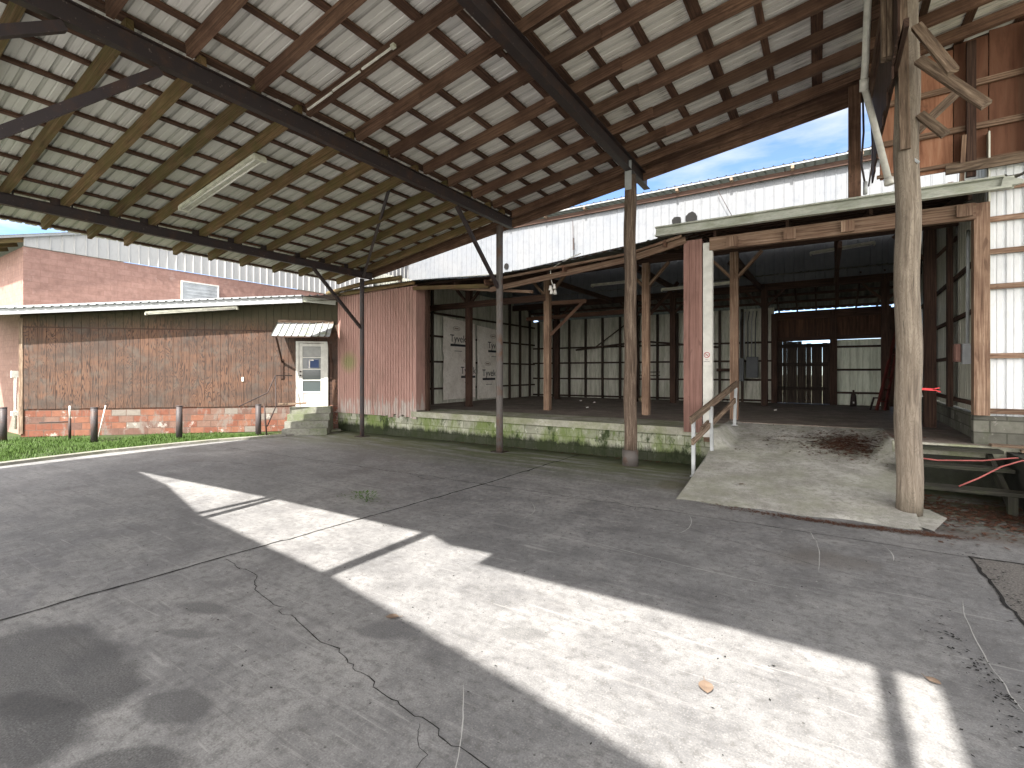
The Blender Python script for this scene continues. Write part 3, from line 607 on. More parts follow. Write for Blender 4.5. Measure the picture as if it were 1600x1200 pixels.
m = MB(); m.bar((-4.74, 4.48, zb(-4.74)-.025), (-4.68, 4.48, zb(-4.68)-.025), .05, .05); m.build('end_cap', M['lamp_white'], t2)

# ================================================================ tall log pole with loose timbers
pole = thing('log_pole', (.96, 8.41, 0), 'tall bleached log pole beside the ramp with loose timbers nailed near its top', 'pole')
m = MB(); m.tube([(.96+.012*math.sin(i*.9)-.012*i/26*2.2, 8.41, .02+7.15*i/28) for i in range(29)], .148, 24, rough=.045, r2=.135); m.build('trunk', M['log'], pole)
m = MB(); m.bar((.90, 8.22, 4.9), (.86, 8.22, 7.1), .11, .05, side=(1, 0, 0)); m.build('side_timber', M['timber_grey'], pole)
def lb(p, q, w_, h_, side=None): m = MB(); m.bar(p, q, w_, h_, side); m.build('loose_timber', M['timber_grey'], pole)
lb((1.00, 8.10, 6.42), (1.30, 7.75, 5.55), .11, .06, (1, 0, .3)); lb((1.03, 8.15, 6.0), (1.62, 7.90, 5.12), .115, .06, (1, 0, .5))
lb((1.06, 8.3, 5.35), (1.30, 8.2, 4.98), .10, .06, (1, 0, .5)); lb((1.06, 8.6, 5.25), (1.60, 8.9, 5.85), .10, .06, (1, 0, -.5))
m = MB(); m.bar((.86, 8.35, 4.95), (1.05, 8.30, 4.72), .03, .03); m.build('bracket', M['galv'], pole)
hang = thing('hanging_timber', (.75, 8.0, 5.6), 'sawn off vertical timber hanging beside the log pole top', 'timber')
m = MB()
for k in range(3): m.bar((.64+.055*k, 7.85, 5.97+.0*k), (.64+.055*k, 7.85, 7.1), .05, .14, side=(1, 0, 0))
m.build('board', M['timber_grey'], hang)
pad = MB()
pad.face([(.72, 8.1, .03), (1.12, 7.72, .03), (1.35, 8.4, .05), (1.2, 8.75, .06), (.75, 8.75, .06)], [(0, 0)]*5)
tag(pad.build('pole_pad', M['ramp']), 'small pale concrete pad under the log pole', 'pad', kind='structure')

# ================================================================ boarded upper wall on the right
bw = thing('boarded_wall', (2, 11, 4.9), 'high wall of orange brown boards under the canopy roof', 'wall')
m = MB(); x = .85
while x < 5.2:
    wv = random.choice([.44, .5, .56, .36]); m.bar((x+wv/2, 11.05+random.uniform(0, .012), 5.42+random.uniform(-.03, .03)), (x+wv/2, 11.05, zb(x)+.225), wv-.012, .025, side=(1, 0, 0)); x += wv
m.build('board', M['orange'], bw)
m = MB(); m.quad((.85, 11.09, 5.45), (5.2, 11.09, 5.45), (5.2, 11.09, zb(5.2)+.22), (.85, 11.09, zb(.85)+.22)); m.build('backing', M['timber_dark'], bw)
for z0, sl_ in ((6.75, .02), (6.05, .0), (5.48, .0)):
    m = MB(); m.bar((.80, 10.99, z0), (5.2, 10.99, z0+sl_*4), .04, .10 if z0 > 5.5 else .06); m.build('girt', M['timber'], bw)
for x in (2.05, 2.75, 3.4):
    m = MB(); m.bar((x, 10.92, 5.2 if x < 2.5 else 5.5), (x, 10.92, zb(x)+.1), .12, .07, side=(1, 0, 0)); m.build('stud', M['timber_dark'], bw)
m = MB(); m.bar((1.93, 10.9, 5.12), (1.96, 10.88, 5.9), .06, .04, side=(1, 0, 0)); m.build('loose_batten', M['timber'], bw)
m = MB(); m.bar((1.72, 10.86, 5.36), (5, 10.86, 5.36), .04, .16); m.build('bottom_rail', M['timber_grey'], bw)
sw = thing('side_wall', (.72, 9, 5.4), 'dark board wall beside the log pole under the roof edge', 'wall')
m = MB(); y = 7.3
while y < 10.95:
    m.bar((.74, y+.1, 5.35+random.uniform(0, .2)+(10.9-y)*.12), (.74, y+.1, 7.12), .19, .025, side=(0, 1, 0)); y += .2
m.build('board', M['timber_dark'], sw)
m = MB(); m.bar((.70, -1, 7.0), (.70, 10.9, 7.0), .07, .22); m.build('top_beam', M['rafter'], sw)
m = MB(); m.bar((.80, 7.2, 6.0), (.80, 10.9, 6.0), .05, .10); m.build('girt', M['timber_dark'], sw)

# white pipe running down from the roof
vp = thing('vent_pipe', (.6, 9, 4.9), 'bent white plastic pipe running down beside the roof corner', 'pipe')
m = MB(); m.tube([(.50, 8.2, 7.05), (.50, 8.72, 6.42), (.49, 8.85, 6.2)], .045, 12)
m.tube([(.49, 8.85, 6.2), (.69, 9.05, 5.35), (.80, 9.05, 4.78)], .045, 12); m.build('pipe_run', M['pvc'], vp)
m = MB(); m.tube([(.495, 8.80, 6.26), (.495, 8.88, 6.12)], .058, 12); m.build('elbow', M['pvc'], vp)
m = MB(); m.tube([(.797, 9.05, 4.82), (.808, 9.05, 4.72)], .062, 12); m.build('elbow', M['pvc'], vp)
cable = thing('roof_cable', (.6, 9.3, 4.9), 'dark cable dropping beside the white pipe to the gutter', 'cable')
m = MB(); m.tube([(.52, 9.6, 6.35), (.53, 9.6, 5.8), (.50, 9.6, 5.3), (.55, 9.6, 4.95)], .015, 6); m.tube([(.62, 9.7, 6.3), (.66, 9.7, 5.4), (.60, 9.7, 4.95)], .012, 6); m.build('cable_run', M['steel'], cable)
m = MB(); m.tube([(.55, 9.6, 5.0), (.55, 9.6, 4.8)], .03, 8); m.build('clamp', M['galv'], cable)

# ================================================================ loading dock building
D = .78
dock = thing('loading_dock', (-5, 15, 0), 'open fronted dock building with a mossy block platform', 'building')
m = MB(); m.wall((-13.9, 10.72), (-1.92, 10.72), 0, .62, .2); m.build('block_wall', M['dock_block'], dock)
m = MB(); m.box(-10.45, -1.92, 10.66, 12.0, .62, D); m.build('platform_edge', M['dock_edge'], dock)
m = MB(); m.box(-12.3, -1.92, 12.0, 21.2, .4, D); m.box(-12.3, -10.45, 10.95, 12.0, .4, D); m.build('platform_floor', M['dock_floor'], dock)
m = MB()
m.box(-1.92, 1.0, 12.6, 21.5, .3, D); m.box(1.0, 2.75, 10.62, 21.5, .3, D); m.build('platform_floor', M['dock_floor'], dock)
m = MB(); m.box(.98, 2.6, 10.50, 10.62, .60, D+.004); m.build('platform_edge', M['dock_edge'], dock)
m = MB(); m.wall((.98, 10.62), (2.4, 10.62), 0, .60, .1); m.build('block_wall', M['dark_block'], dock)
# pink siding
m = MB(); x = -13.88
while x < -10.35:
    m.bar((x+.058, 10.69, .60+random.uniform(-.05, .07)*(x > -11.8)), (x+.058, 10.69, 4.55), .094, .03, side=(1, 0, 0)); x += .1155
ps = m.build('pink_siding', M['pink'], dock)
m = MB(); m.box(-13.88, -10.33, 10.706, 10.74, .64, 4.54); m.build('backing', M['timber_dark'], ps)
m = MB(); m.bar((-10.30, 10.69, .56), (-10.30, 10.69, 4.55), .10, .05, side=(1, 0, 0)); m.box(-10.33, -10.27, 10.72, 11.1, .80, 4.5); m.build('corner_board', M['pink'], dock)
m = MB(); m.bar((-10.18, 11.1, D), (-10.18, 11.1, 4.5), .08, .12, side=(1, 0, 0)); m.build('door_post', M['timber_dark'], dock)
# pink column and white board
m = MB()
for k in range(3): m.bar((-2.44+.125*k, 10.62, .70), (-2.44+.125*k, 10.62, 4.72), .12, .05, side=(1, 0, 0))
m.box(-2.49, -2.14, 10.65, 10.95, .80, 4.7); m.build('pink_column', M['pinkpost'], dock)
m = MB(); m.bar((-2.03, 10.62, .62), (-2.03, 10.62, 4.62), .16, .06, side=(1, 0, 0)); m.bar((-1.939, 10.65, .62), (-1.939, 10.65, 4.62), .02, .12, side=(1, 0, 0)); m.build('white_board', M['white_paint'], dock)
m = MB(); m.box(-2.1, -1.93, 10.60, 10.66, .52, .615); m.build('sill_block', M['timber'], dock)
# header over the ramp bay with the nailed square blocks
m = MB(); m.bar((-1.98, 10.62, 4.58), (2.05, 10.66, 4.55), .12, .26); m.build('header_beam', M['timber'], dock)
for x in (-1.55, -.55, .35, 1.90):
    m = MB(); m.bar((x, 10.53, 4.46), (x, 10.53, 4.66), .20, .05, side=(1, 0, 0)); m.build('joist_end', M['timber'], dock)
m = MB(); m.bar((2.13, 10.74, 1.26), (2.13, 10.74, 4.68), .19, .19, side=(1, 0, 0)); m.build('corner_post', M['timber'], dock)
# gutter fascia
gt = MB(); gt.bar((-3.0, 10.32, 4.91), (2.42, 10.32, 4.84), .03, .19); gt.bar((-3.0, 10.27, 4.83), (2.38, 10.27, 4.76), .10, .03); gt.bar((-3.0, 10.27, 5.0), (2.3, 10.27, 4.93), .10, .025)
gt.bar((2.30, 10.30, 4.85), (2.50, 10.22, 4.80), .14, .16, w2=.05, h2=.05); gt.build('gutter', M['gutter'], dock)
# front plate of the left bay, sagging, with purlin ends
fz = [(-13.9, 4.60), (-10.0, 4.62), (-7.6, 4.46), (-5.4, 4.56), (-3.6, 4.70), (-2.3, 4.92), (2.6, 4.97)]
def plate(p, q, h, mat='timber', w_=.06): m = MB(); m.bar(p, q, w_, h); m.build('front_plate', M[mat], dock)
plate((-10.3, 10.62, 4.46), (-7.55, 10.62, 4.27), .11, 'rafter_mossy'); plate((-9.0, 10.8, 4.36), (-6.3, 10.8, 4.02), .07); plate((-7.5, 10.64, 4.16), (-3.6, 10.62, 4.50), .13)
plate((-3.7, 10.60, 4.48), (-2.45, 10.60, 4.74), .14); plate((-7.4, 10.48, 4.38), (-3.6, 10.46, 4.58), .05); plate((-3.7, 10.48, 4.57), (-2.5, 10.46, 4.80), .05)
for x in (-7.55, -5.25, -3.55, -2.85):
    z = lerp(fz, x)-.14; m = MB(); m.bar((x, 10.42, z), (x, 11.6, z+.2), .05, .15); m.build('joist_end', M['plank_red'], dock)
plate((-13.9, 10.58, 4.55), (-10.2, 10.55, 4.62), .12, 'rafter_mossy')
# lean-to roof over the dock
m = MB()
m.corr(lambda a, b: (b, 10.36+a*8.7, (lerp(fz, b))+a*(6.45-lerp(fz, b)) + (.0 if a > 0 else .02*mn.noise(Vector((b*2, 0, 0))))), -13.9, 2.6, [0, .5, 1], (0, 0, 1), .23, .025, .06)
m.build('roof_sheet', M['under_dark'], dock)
for k in range(14):
    y = 11.0+k*.6; a = (y-10.36)/8.7; m = MB()
    for q0, q1 in ((-12.4, -7.7), (-7.7, -2.3), (-2.3, 2.4)):
        m.bar((q0, y, lerp(fz, q0)+a*(6.45-lerp(fz, q0))-.03), (q1, y, lerp(fz, q1)+a*(6.45-lerp(fz, q1))-.03), .09, .04)
    m.build('purlin', M['timber_dark'], dock)
for x in (-12.1, -10.3, -8.8, -7.2, -5.8, -4.4, -3.1, -1.9, -.6, .7, 2.0):
    m = MB(); z0 = lerp(fz, x)
    m.bar((x, 10.7, z0-.12), (x, 19.0, 6.28), .05, .15); m.build('rafter', M['timber_dark'], dock)
# interior post rows, plates and knee braces
def post(X, Y, z1, w_=.19, mat='timber', z0=D, br=True, dx=.62, name='post', bz=None):
    m = MB(); m.bar((X, Y, z0), (X, Y, z1), w_, w_*.9, side=(1, 0, 0)); p = m.build(name, M[mat], dock)
    if br:
        bz = bz or z1
        for s in (-1, 1):
            m = MB(); m.bar((X+s*.08, Y, bz-dx), (X+s*dx, Y, bz-.03), .09, .07, side=(0, 1, 0)); m.build('knee_brace', M[mat], p)
    return p
for X in (-7.23, -4.14, -1.9): post(X, 13.3, 4.96)
post(-10.3, 13.3, 4.96, .19, 'timber_dark')
post(1.9, 13.6, 5.0, .2, 'timber_dark')
m = MB(); m.bar((-12.2, 13.3, 5.05), (2.3, 13.3, 5.05), .12, .2); m.build('plate_beam', M['timber_dark'], dock)
m = MB(); m.bar((-12.2, 13.25, 4.27), (-7.25, 13.25, 4.27), .10, .2); m.build('tie_beam', M['timber_dark'], dock)
for X in (-9.9, -6.4, -4.9, -1.76, 1.6): post(X, 19.1, 5.0, .2, 'timber_dark', dx=.75)
m = MB(); m.bar((-12.2, 19.1, 4.92), (2.4, 19.1, 4.92), .14, .24); m.build('plate_beam', M['timber_dark'], dock)
m = MB(); m.bar((-9.9, 16.5, 4.05), (-5.8, 16.5, 4.1), .09, .14); m.build('tie_beam', M['plank_red'], dock)
m = MB(); m.bar((-7.25, 13.3, 3.0), (-6.3, 13.9, 4.15), .10, .09); m.bar((-7.2, 13.36, 4.1), (-6.2, 13.9, 4.16), .09, .12); m.build('knee_brace', M['rafter'], dock)
for X in (-7.3, -4.4, -1.9, .3):
    m = MB(); m.bar((X, 13.3, 4.85), (X, 19.0, 4.9), .08, .16); m.build('tie_beam', M['timber_dark'], dock)
m = MB(); m.bar((.25, 14.5, 5.6), (.35, 18.8, 4.1), .10, .12); m.build('knee_brace', M['timber_dark'], dock)
m = MB(); m.bar((-5.4, 17.8, 4.1), (-4.6, 18.6, 5.3), .10, .12); m.build('knee_brace', M['timber_dark'], dock)
m = MB(); m.bar((-2.9, 18.9, 5.9), (-1.8, 19.0, 4.9), .10, .12); m.build('knee_brace', M['timber_dark'], dock)
# metal walls inside
def metal_wall(p, q, z0, z1, mat, girts, studs, nrm, name='metal_wall', depth=.02, pitch=.2286, minor=.35, gm='stud', sw_=.09):
    p = Vector((*p, 0)); q = Vector((*q, 0)); L = (q-p).length; d = (q-p)/L; n = Vector((*nrm, 0))
    m = MB(); m.corr(lambda a, b: p+d*b+Vector((0, 0, z0+a*(z1-z0))), 0, L, [0, 1], n*-1, pitch, depth, .05, minor); wl = m.build(name, M[mat], dock)
    for g_ in girts:
        m = MB(); m.bar(p+n*.05+Vector((0, 0, g_)), q+n*.05+Vector((0, 0, g_)), .05, .075); m.build('girt', M[gm], wl)
    for s_ in studs:
        m = MB(); m.bar(p+d*s_+n*.13+Vector((0, 0, z0)), p+d*s_+n*.13+Vector((0, 0, z1)), sw_, .09, side=d); m.build('stud', M[gm], wl)
    return wl
metal_wall((-12.2, 10.8), (-12.2, 21.0), D, 5.2, 'inner_metal', (1.35, 2.35, 3.3, 4.15), (1.0, 2.6, 4.8, 6.9, 7.8, 8.7, 9.6), (1, 0))
bwl = metal_wall((-12.2, 21.0), (-1.62, 21.2), D, 4.45, 'inner_metal', (.86, 1.66, 2.40, 3.12), [.35+.83*k for k in range(13)], (0, -1))
m = MB(); m.bar((-9.8, 20.8, 3.0), (-6.6, 20.78, 3.3), .05, .08); m.bar((-6.6, 20.78, 3.3), (-3.5, 20.8, 2.95), .05, .08); m.bar((-8.9, 20.8, 3.05), (-7.2, 20.8, 4.2), .03, .05); m.build('loose_batten', M['stud'], bwl)
m = MB(); m.bar((-3.6, 20.7, 2.05), (-2.7, 20.7, 2.05), .2, .12); m.build('shelf', M['timber_dark'], bwl)
m = MB(); m.box(-6.9, -5.9, 20.85, 20.89, 1.8, 1.84); m.box(-6.9, -5.9, 20.85, 20.89, 1.95, 1.99); m.build('shelf', M['stud'], bwl)
# back of the ramp bay: plank door, header boards, pale metal sheet
YB = 21.3
post(-1.62, YB-.1, 4.2, .2, 'timber_dark', br=False); post(.28, YB-.1, 4.2, .22, 'timber_dark', br=False); post(1.95, YB-.1, 4.2, .2, 'timber_dark', br=False)
door = MB(); door.bar((-1.5, YB-.02, 1.35), (.12, YB-.02, 1.35), .05, .14); door.bar((-1.5, YB-.02, 2.25), (.12, YB-.02, 2.25), .05, .14); door.bar((-1.5, YB-.02, 2.95), (.12, YB-.02, 2.95), .05, .14)
pd = door.build('plank_door', M['door_plank'], dock)
m = MB(); x = -1.62
while x < .14:
    wv = random.uniform(.13, .18); m.bar((x+wv/2, YB+.02, D+.01), (x+wv/2, YB+.02, (3.14 if x < -.75 else 3.05)+random.uniform(-.02, .02)), wv+.003, .025, side=(1, 0, 0)); x += wv+random.choice([.0, .004, .007, .005, .009])
m.build('plank', M['door_plank'], pd)
m = MB(); x = -1.6
while x < 1.95:
    wv = random.choice([.14, .19, .24]); m.bar((x+wv/2, YB+.05+random.uniform(0, .008), 3.18), (x+wv/2, YB+.05, 4.02), wv+.012, .02, side=(1, 0, 0)); x += wv
m.build('header_boards', M['plank_red'], dock)
m = MB(); m.bar((-1.6, YB-.02, 3.20), (1.95, YB-.02, 3.24), .08, .15); m.build('header_beam', M['timber_dark'], dock)
m = MB(); m.bar((-1.6, YB-.02, 4.10), (1.95, YB-.02, 4.13), .08, .30); m.build('header_beam', M['timber_dark'], dock)
metal_wall((.38, YB), (1.95, YB), D, 3.14, 'inner_metal_light', (1.22, 2.05, 2.88), (), (0, -1), depth=.03, pitch=.19, minor=.0)
rfz = lambda X, y: lerp(fz, X)+(y-10.36)/8.7*(6.45-lerp(fz, X))
for X, nx, y0_, y1_ in ((-12.25, 1, 10.8, 19.15), (2.5, -1, 11.0, 19.15)):
    m = MB(); m.corr(lambda a, b: (X, b, 5.1+a*(rfz(X, b)-5.1)+.02), y0_, y1_, [0, 1], (-nx, 0, 0), .23, .02, .05); m.build('upper_wall', M['upper_metal'], dock)
# rear lean-to roof, a light slit left above the boards
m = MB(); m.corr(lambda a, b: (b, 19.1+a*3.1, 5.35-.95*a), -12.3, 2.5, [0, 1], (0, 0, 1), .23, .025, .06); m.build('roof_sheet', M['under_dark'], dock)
for k in range(5):
    a = .1+.2*k; m = MB(); m.bar((-12.2, 19.1+a*3.1, 5.32-.95*a-.03), (2.4, 19.1+a*3.1, 5.32-.95*a-.03), .05, .09); m.build('purlin', M['timber_dark'], dock)
for k in range(7):
    x = -1.5+.62*k; m = MB(); m.bar((x, 19.2, 5.20), (x, 22.0, 4.30), .05, .12); m.build('rafter', M['timber_dark'], dock)
# right wall of the ramp bay
m = MB(); m.wall((2.18, 10.82), (2.5, 21.3), D, 1.22, -.2, D-.2); m.build('stem_wall', M['dark_block'], dock)
metal_wall((2.26, 10.9), (2.56, 21.3), 1.24, 5.9, 'inner_metal', (1.4, 2.25, 3.05, 3.9), (2.6, 5.2, 7.8), (-1, 0), depth=.025, minor=0, gm='timber_dark', sw_=.2)
m = MB(); m.wall((2.06, 10.80), (3.6, 10.80), D, 1.24, .16, D-.2); m.build('stem_wall', M['dark_block'], dock)
# outer white wall right of the post
wm = metal_wall((2.24, 10.98), (5.2, 10.98), 1.22, 5.45, 'white_metal3', (), (), (0, -1), depth=.03, pitch=.2, minor=.3)
for z, x1 in ((1.32, 5), (2.22, 5), (3.35, 5), (3.92, 5), (4.45, 5), (4.95, 5)):
    m = MB(); m.bar((2.24, 10.92, z), (x1, 10.92, z), .05, .085); m.build('girt', M['timber'], wm)

# concrete ramp (height field with rounded side lips)
def rz(x, y):
    if y < 10.4: return .012+.40*(y-7.75)/2.65
    s = .412+(D-.412)*(y-10.4)/2.3; dd = min(x+1.92, 1.02-x)/.36; e = 0 if dd >= 1 else (1-dd)**1.5*min(1, (y-10.4)/.35)
    e = min(1, e*1.5); return min(D+.01, s*(1-e)+(D+.01)*e)
rm = MB()
ys = [7.7+.02]+[7.75+.105*i for i in range(1, 26)]+[10.4+.1*i for i in range(0, 24)]
rm.grid(lambda x, y: (x+(.06*mn.noise(Vector((y, 3, 0)))+.0 if abs(x+1.92) < .01 else 0), y+(.10*mn.noise(Vector((x*2, 0, 0))) + .05*(x+.5) if y < 7.74 else 0), rz(x, y)+.006*mn.noise(Vector((x*2.3, y*2.3, 0))) if y > 7.74 else .004), [-1.92+.0588*i for i in range(51)], ys, smooth=True)
rm.wall((-1.92, 12.6), (-1.92, 7.8), -.2, .0, .02)
for s_, X in ((1, -1.92), (-1, 1.02)):
    for i in range(len(ys)-1):
        rm.face([(X, ys[i], -.1), (X, ys[i+1], -.1), (X, ys[i+1], rz(X, ys[i+1])), (X, ys[i], rz(X, ys[i]))], [(0, 0)]*4)
tag(rm.build('concrete_ramp', M['ramp']), 'greenish concrete ramp rising into the right hand bay', 'ramp')
# rail beside the ramp
rr = thing('ramp_rail', (-2, 10.5, 0), 'two board hand rail on galvanised posts left of the ramp', 'hand rail')
for p, h, dxx in (((-2.07, 9.5, 0), 1.15, 0), ((-1.89, 10.3, .35), .92, .02), ((-1.72, 12.0, .75), .85, -.03)):
    m = MB(); m.bar(p, (p[0]-dxx, p[1], p[2]+h), .05, .03, side=(1, 0, 0)); m.bar((p[0]+.03, p[1]+.02, p[2]), (p[0]+.03-dxx, p[1]+.02, p[2]+h), .012, .06, side=(1, 0, 0)); m.box(p[0]-.05, p[0]+.07, p[1]-.05, p[1]+.06, p[2], p[2]+.02); m.build('post', M['galv'], rr)
m = MB(); m.bar((-2.06, 9.25, 1.07), (-1.68, 12.15, 1.70), .04, .14); m.build('rail_board', M['timber_grey'], rr)
m = MB(); m.bar((-2.05, 9.35, .66), (-1.68, 12.15, 1.36), .04, .11); m.build('rail_board', M['timber_grey'], rr)
m = MB(); m.bar((-2.02, 10.0, .86), (-1.99, 10.5, .95), .05, .05); m.build('rail_block', M['timber_grey'], rr)

# wooden stairs beside the pole, concrete ledge on their right
st = thing('wooden_stairs', (1.7, 10, 0), 'three dark open wooden treads between the log pole and the ledge', 'stairs')
for y0, z, x1 in ((10.30, .755, 2.28), (9.95, .53, 2.32), (9.35, .30, 2.36)):
    m = MB(); m.bar((1.03, y0, z-.02), (x1, y0+.03, z-.02), .27, .05); m.build('tread', M['stair_wood'], st)
for x in (1.10, 2.16):
    m = MB(); m.bar((x, 9.28, 0), (x, 9.28, .25), .10, .08, side=(1, 0, 0)); m.build('leg', M['stair_wood'], st)
    m = MB(); m.bar((x, 9.4, .16), (x, 10.45, .64), .06, .16); m.build('stringer', M['stair_wood'], st)
m = MB(); m.box(2.38, 5, 8.2, 11.0, 0, .72); m.box(1.0, 2.37, 10.56, 10.62, 0, .6)  # second box is a dark sheet standing in for shade behind the stairs
tag(m.build('concrete_ledge', M['ledge']), 'dark concrete ledge right of the wooden stairs, with dark backing as shade behind them', 'ledge')
m = MB(); m.bar((2.2, 10.52, .81), (3.2, 10.45, .80), .22, .03, side=(0, 1, 0)); m.bar((2.5, 10.35, .76), (3.4, 10.25, .76), .16, .03, side=(0, 1, 0))
tag(m.build('loose_board', M['timber_grey']), 'weathered board lying on the ledge beside the stairs', 'board')
hs = MB(); hs.tube([(1.0, 10.1, .60), (1.5, 10.05, .57), (2.0, 10.0, .62), (2.35, 9.95, .70), (2.8, 9.9, .745), (3.6, 9.7, .745)], .011, 8)
tag(hs.build('hose', M['hose']), 'upper faded red hose running straight from the stairs over the ledge', 'hose')
hs = MB(); hs.tube([(1.62, 9.32, .32), (1.85, 9.40, .45), (2.1, 9.5, .62), (2.32, 9.55, .72), (2.6, 9.55, .74), (3.4, 9.45, .74)], .011, 8)
tag(hs.build('hose', M['hose']), 'lower faded red hose curling down onto the bottom tread', 'hose')
m = MB()
m.bar((1.10, 8.5, 1.73), (1.24, 8.5, 1.72), .004, .03); m.bar((1.22, 8.5, 1.725), (1.30, 8.5, 1.69), .004, .012); m.bar((1.22, 8.5, 1.73), (1.29, 8.5, 1.745), .004, .012)
tag(m.build('red_ribbon', M['bright_red']), 'bright red plastic ribbon tied to the log pole', 'ribbon')

# electrical things in the ramp bay
def boxthing(name, x0, x1, y0, y1, z0, z1, mat, label, cat, parts=()):
    t = thing(name, ((x0+x1)/2, (y0+y1)/2, z0), label, cat)
    m = MB(); m.box(x0, x1, y0, y1, z0, z1); m.build('cabinet', M[mat], t)
    m = MB(); m.box(x0+.02, x1-.02, y0-.012, y0-.001, z0+.02, z1-.02); m.build('door', M[mat], t)
    return t
t = boxthing('electrical_panel', -3.02, -2.62, 20.6, 20.75, 1.62, 2.5, 'box_grey', 'grey electrical cabinet nearer the wood post on the back wall', 'electrical cabinet')
m = MB(); m.box(-2.86, -2.78, 20.57, 20.587, 1.5, 1.6); m.build('tag_plate', M['pvc'], t)
t = boxthing('electrical_panel', -2.52, -2.12, 20.6, 20.75, 1.75, 2.55, 'box_grey', 'grey electrical cabinet nearer the plank door on the back wall', 'electrical cabinet')
for k in range(7):
    x = -3.0+.13*k; m = MB(); m.tube([(x, 20.7, 2.52), (x, 20.7, 3.9), (x+.05, 20.72, 4.3)], .02, 6)
    tag(m.build('conduit', M['box_light' if k % 2 else 'box_grey']), 'thin vertical conduit above the grey electrical cabinets', 'conduit', 'conduits above the cabinets')
t = boxthing('meter_box', 2.06, 2.19, 11.55, 11.72, 2.10, 2.46, 'box_light', 'light grey electrical box on the metal wall behind the corner post', 'electrical box')
m = MB(); m.tube([(2.14, 11.65, 2.46), (2.15, 11.65, 4.3), (2.18, 11.8, 4.5)], .025, 8); m.build('conduit', M['box_light'], t)
t = boxthing('switch_box', 1.96, 2.05, 11.62, 11.75, 2.14, 2.46, 'pinkpost', 'small rusty red box left of the light grey electrical box', 'electrical box')
# ladder, extinguisher, small things on the dock
ld = thing('step_ladder', (1.6, 18.6, D), 'folded red step ladder leaning in the back right corner', 'ladder')
for dx in (0, .22):
    m = MB(); m.bar((1.35+dx, 18.6+dx, D), (1.98+dx*.5, 19.4+dx, 3.6), .05, .09); m.build('side_rail', M['red'], ld)
for k in range(6):
    f = .1+.13*k; p = Vector((1.35, 18.6, D)).lerp(Vector((1.98, 19.4, 3.6)), f); m = MB(); m.bar(p, p+Vector((.2, .2, 0)), .08, .03); m.build('rung', M['red'], ld)
m = MB(); m.bar((1.2, 18.75, D+.0), (1.3, 18.8, D+.4), .04, .04); m.bar((1.3, 18.8, D+.38), (1.5, 18.9, D+.38), .04, .04); m.build('leg', M['steel'], ld)
fx = thing('gas_bottle', (.85, 20.6, D), 'small dark cylinder before the pale metal sheet', 'cylinder')
m = MB(); m.tube([(.85, 20.6, D), (.85, 20.6, D+.35), (.85, 20.6, D+.44)], .10, 12, r2=.06); m.build('body', M['steel'], fx)
m = MB(); m.tube([(.85, 20.6, D+.43), (.85, 20.6, D+.56)], .03, 8); m.tube([(.85, 20.6, D+.5), (1.0, 20.6, D+.42)], .015, 6); m.build('valve', M['steel'], fx)
m = MB(); m.box(.83, .87, 20.49, 20.5, D+.1, D+.16); m.build('tag_plate', M['sign'], fx)
m = MB(); m.tube([(-6.15, 19.3, D), (-6.1, 19.3, D+.10), (-6.0, 19.3, D+.13)], .22, 10, rough=.5, r2=.12); tag(m.build('sack', M['stone']), 'small tan sack on the dock floor behind the log post', 'sack')
def dpt(x, y, s=.07):
    m = MB(); m.bar((x, y, D+.015), (x+s, y+.02, D+.03), s*.8, .03); return m
for k, (x, y) in enumerate([(-7.5, 17.5), (-8.4, 18.2), (-1.3, 16.9), (-6.6, 14.8)]):
    tag(dpt(x, y).build('litter_scrap', M['sign']), 'small white scrap lying on the dark dock floor', 'scrap', 'white scraps on the dock floor')
# hanging flood lights and lamps under the dock roof
fl = thing('work_light', (-5.9, 10.75, 3.95), 'cluster of white bulbs hanging on a cable from the dock roof edge', 'lamp')
m = MB(); m.tube([(-4.8, 10.45, 4.74), (-5.3, 10.5, 4.62), (-5.68, 10.6, 4.5), (-5.72, 10.7, 4.3), (-5.70, 10.75, 4.12)], .012, 6); m.build('cable', M['pvc'], fl)
for dx, dz, q in ((-.06, -.05, .05), (.05, -.02, .045), (-.03, -.14, .05), (.07, -.16, .045)):
    m = MB(); c = Vector((-5.70+dx, 10.75, 4.1+dz)); m.tube([c+Vector((0, 0, .07)), c+Vector((0, 0, .02)), c, c-Vector((0, 0, .05))], q*.6, 10, r2=q); m.build('bulb', M['sign'], fl)
tube_lamp('strip_lamp', (-7.6, 17.6, 5.35), (-5.5, 17.6, 5.35), 'strip lamp hanging inside the left dock bay', .16, tubes=1)
tube_lamp('strip_lamp', (-.35, 17.2, 5.55), (1.2, 17.2, 5.65), 'strip lamp hanging inside the ramp bay', .16, tubes=1)
tube_lamp('strip_lamp', (-4.6, 16.5, 4.75), (-2.3, 16.5, 4.78), 'strip lamp hanging behind the middle dock post', .1, tubes=1)
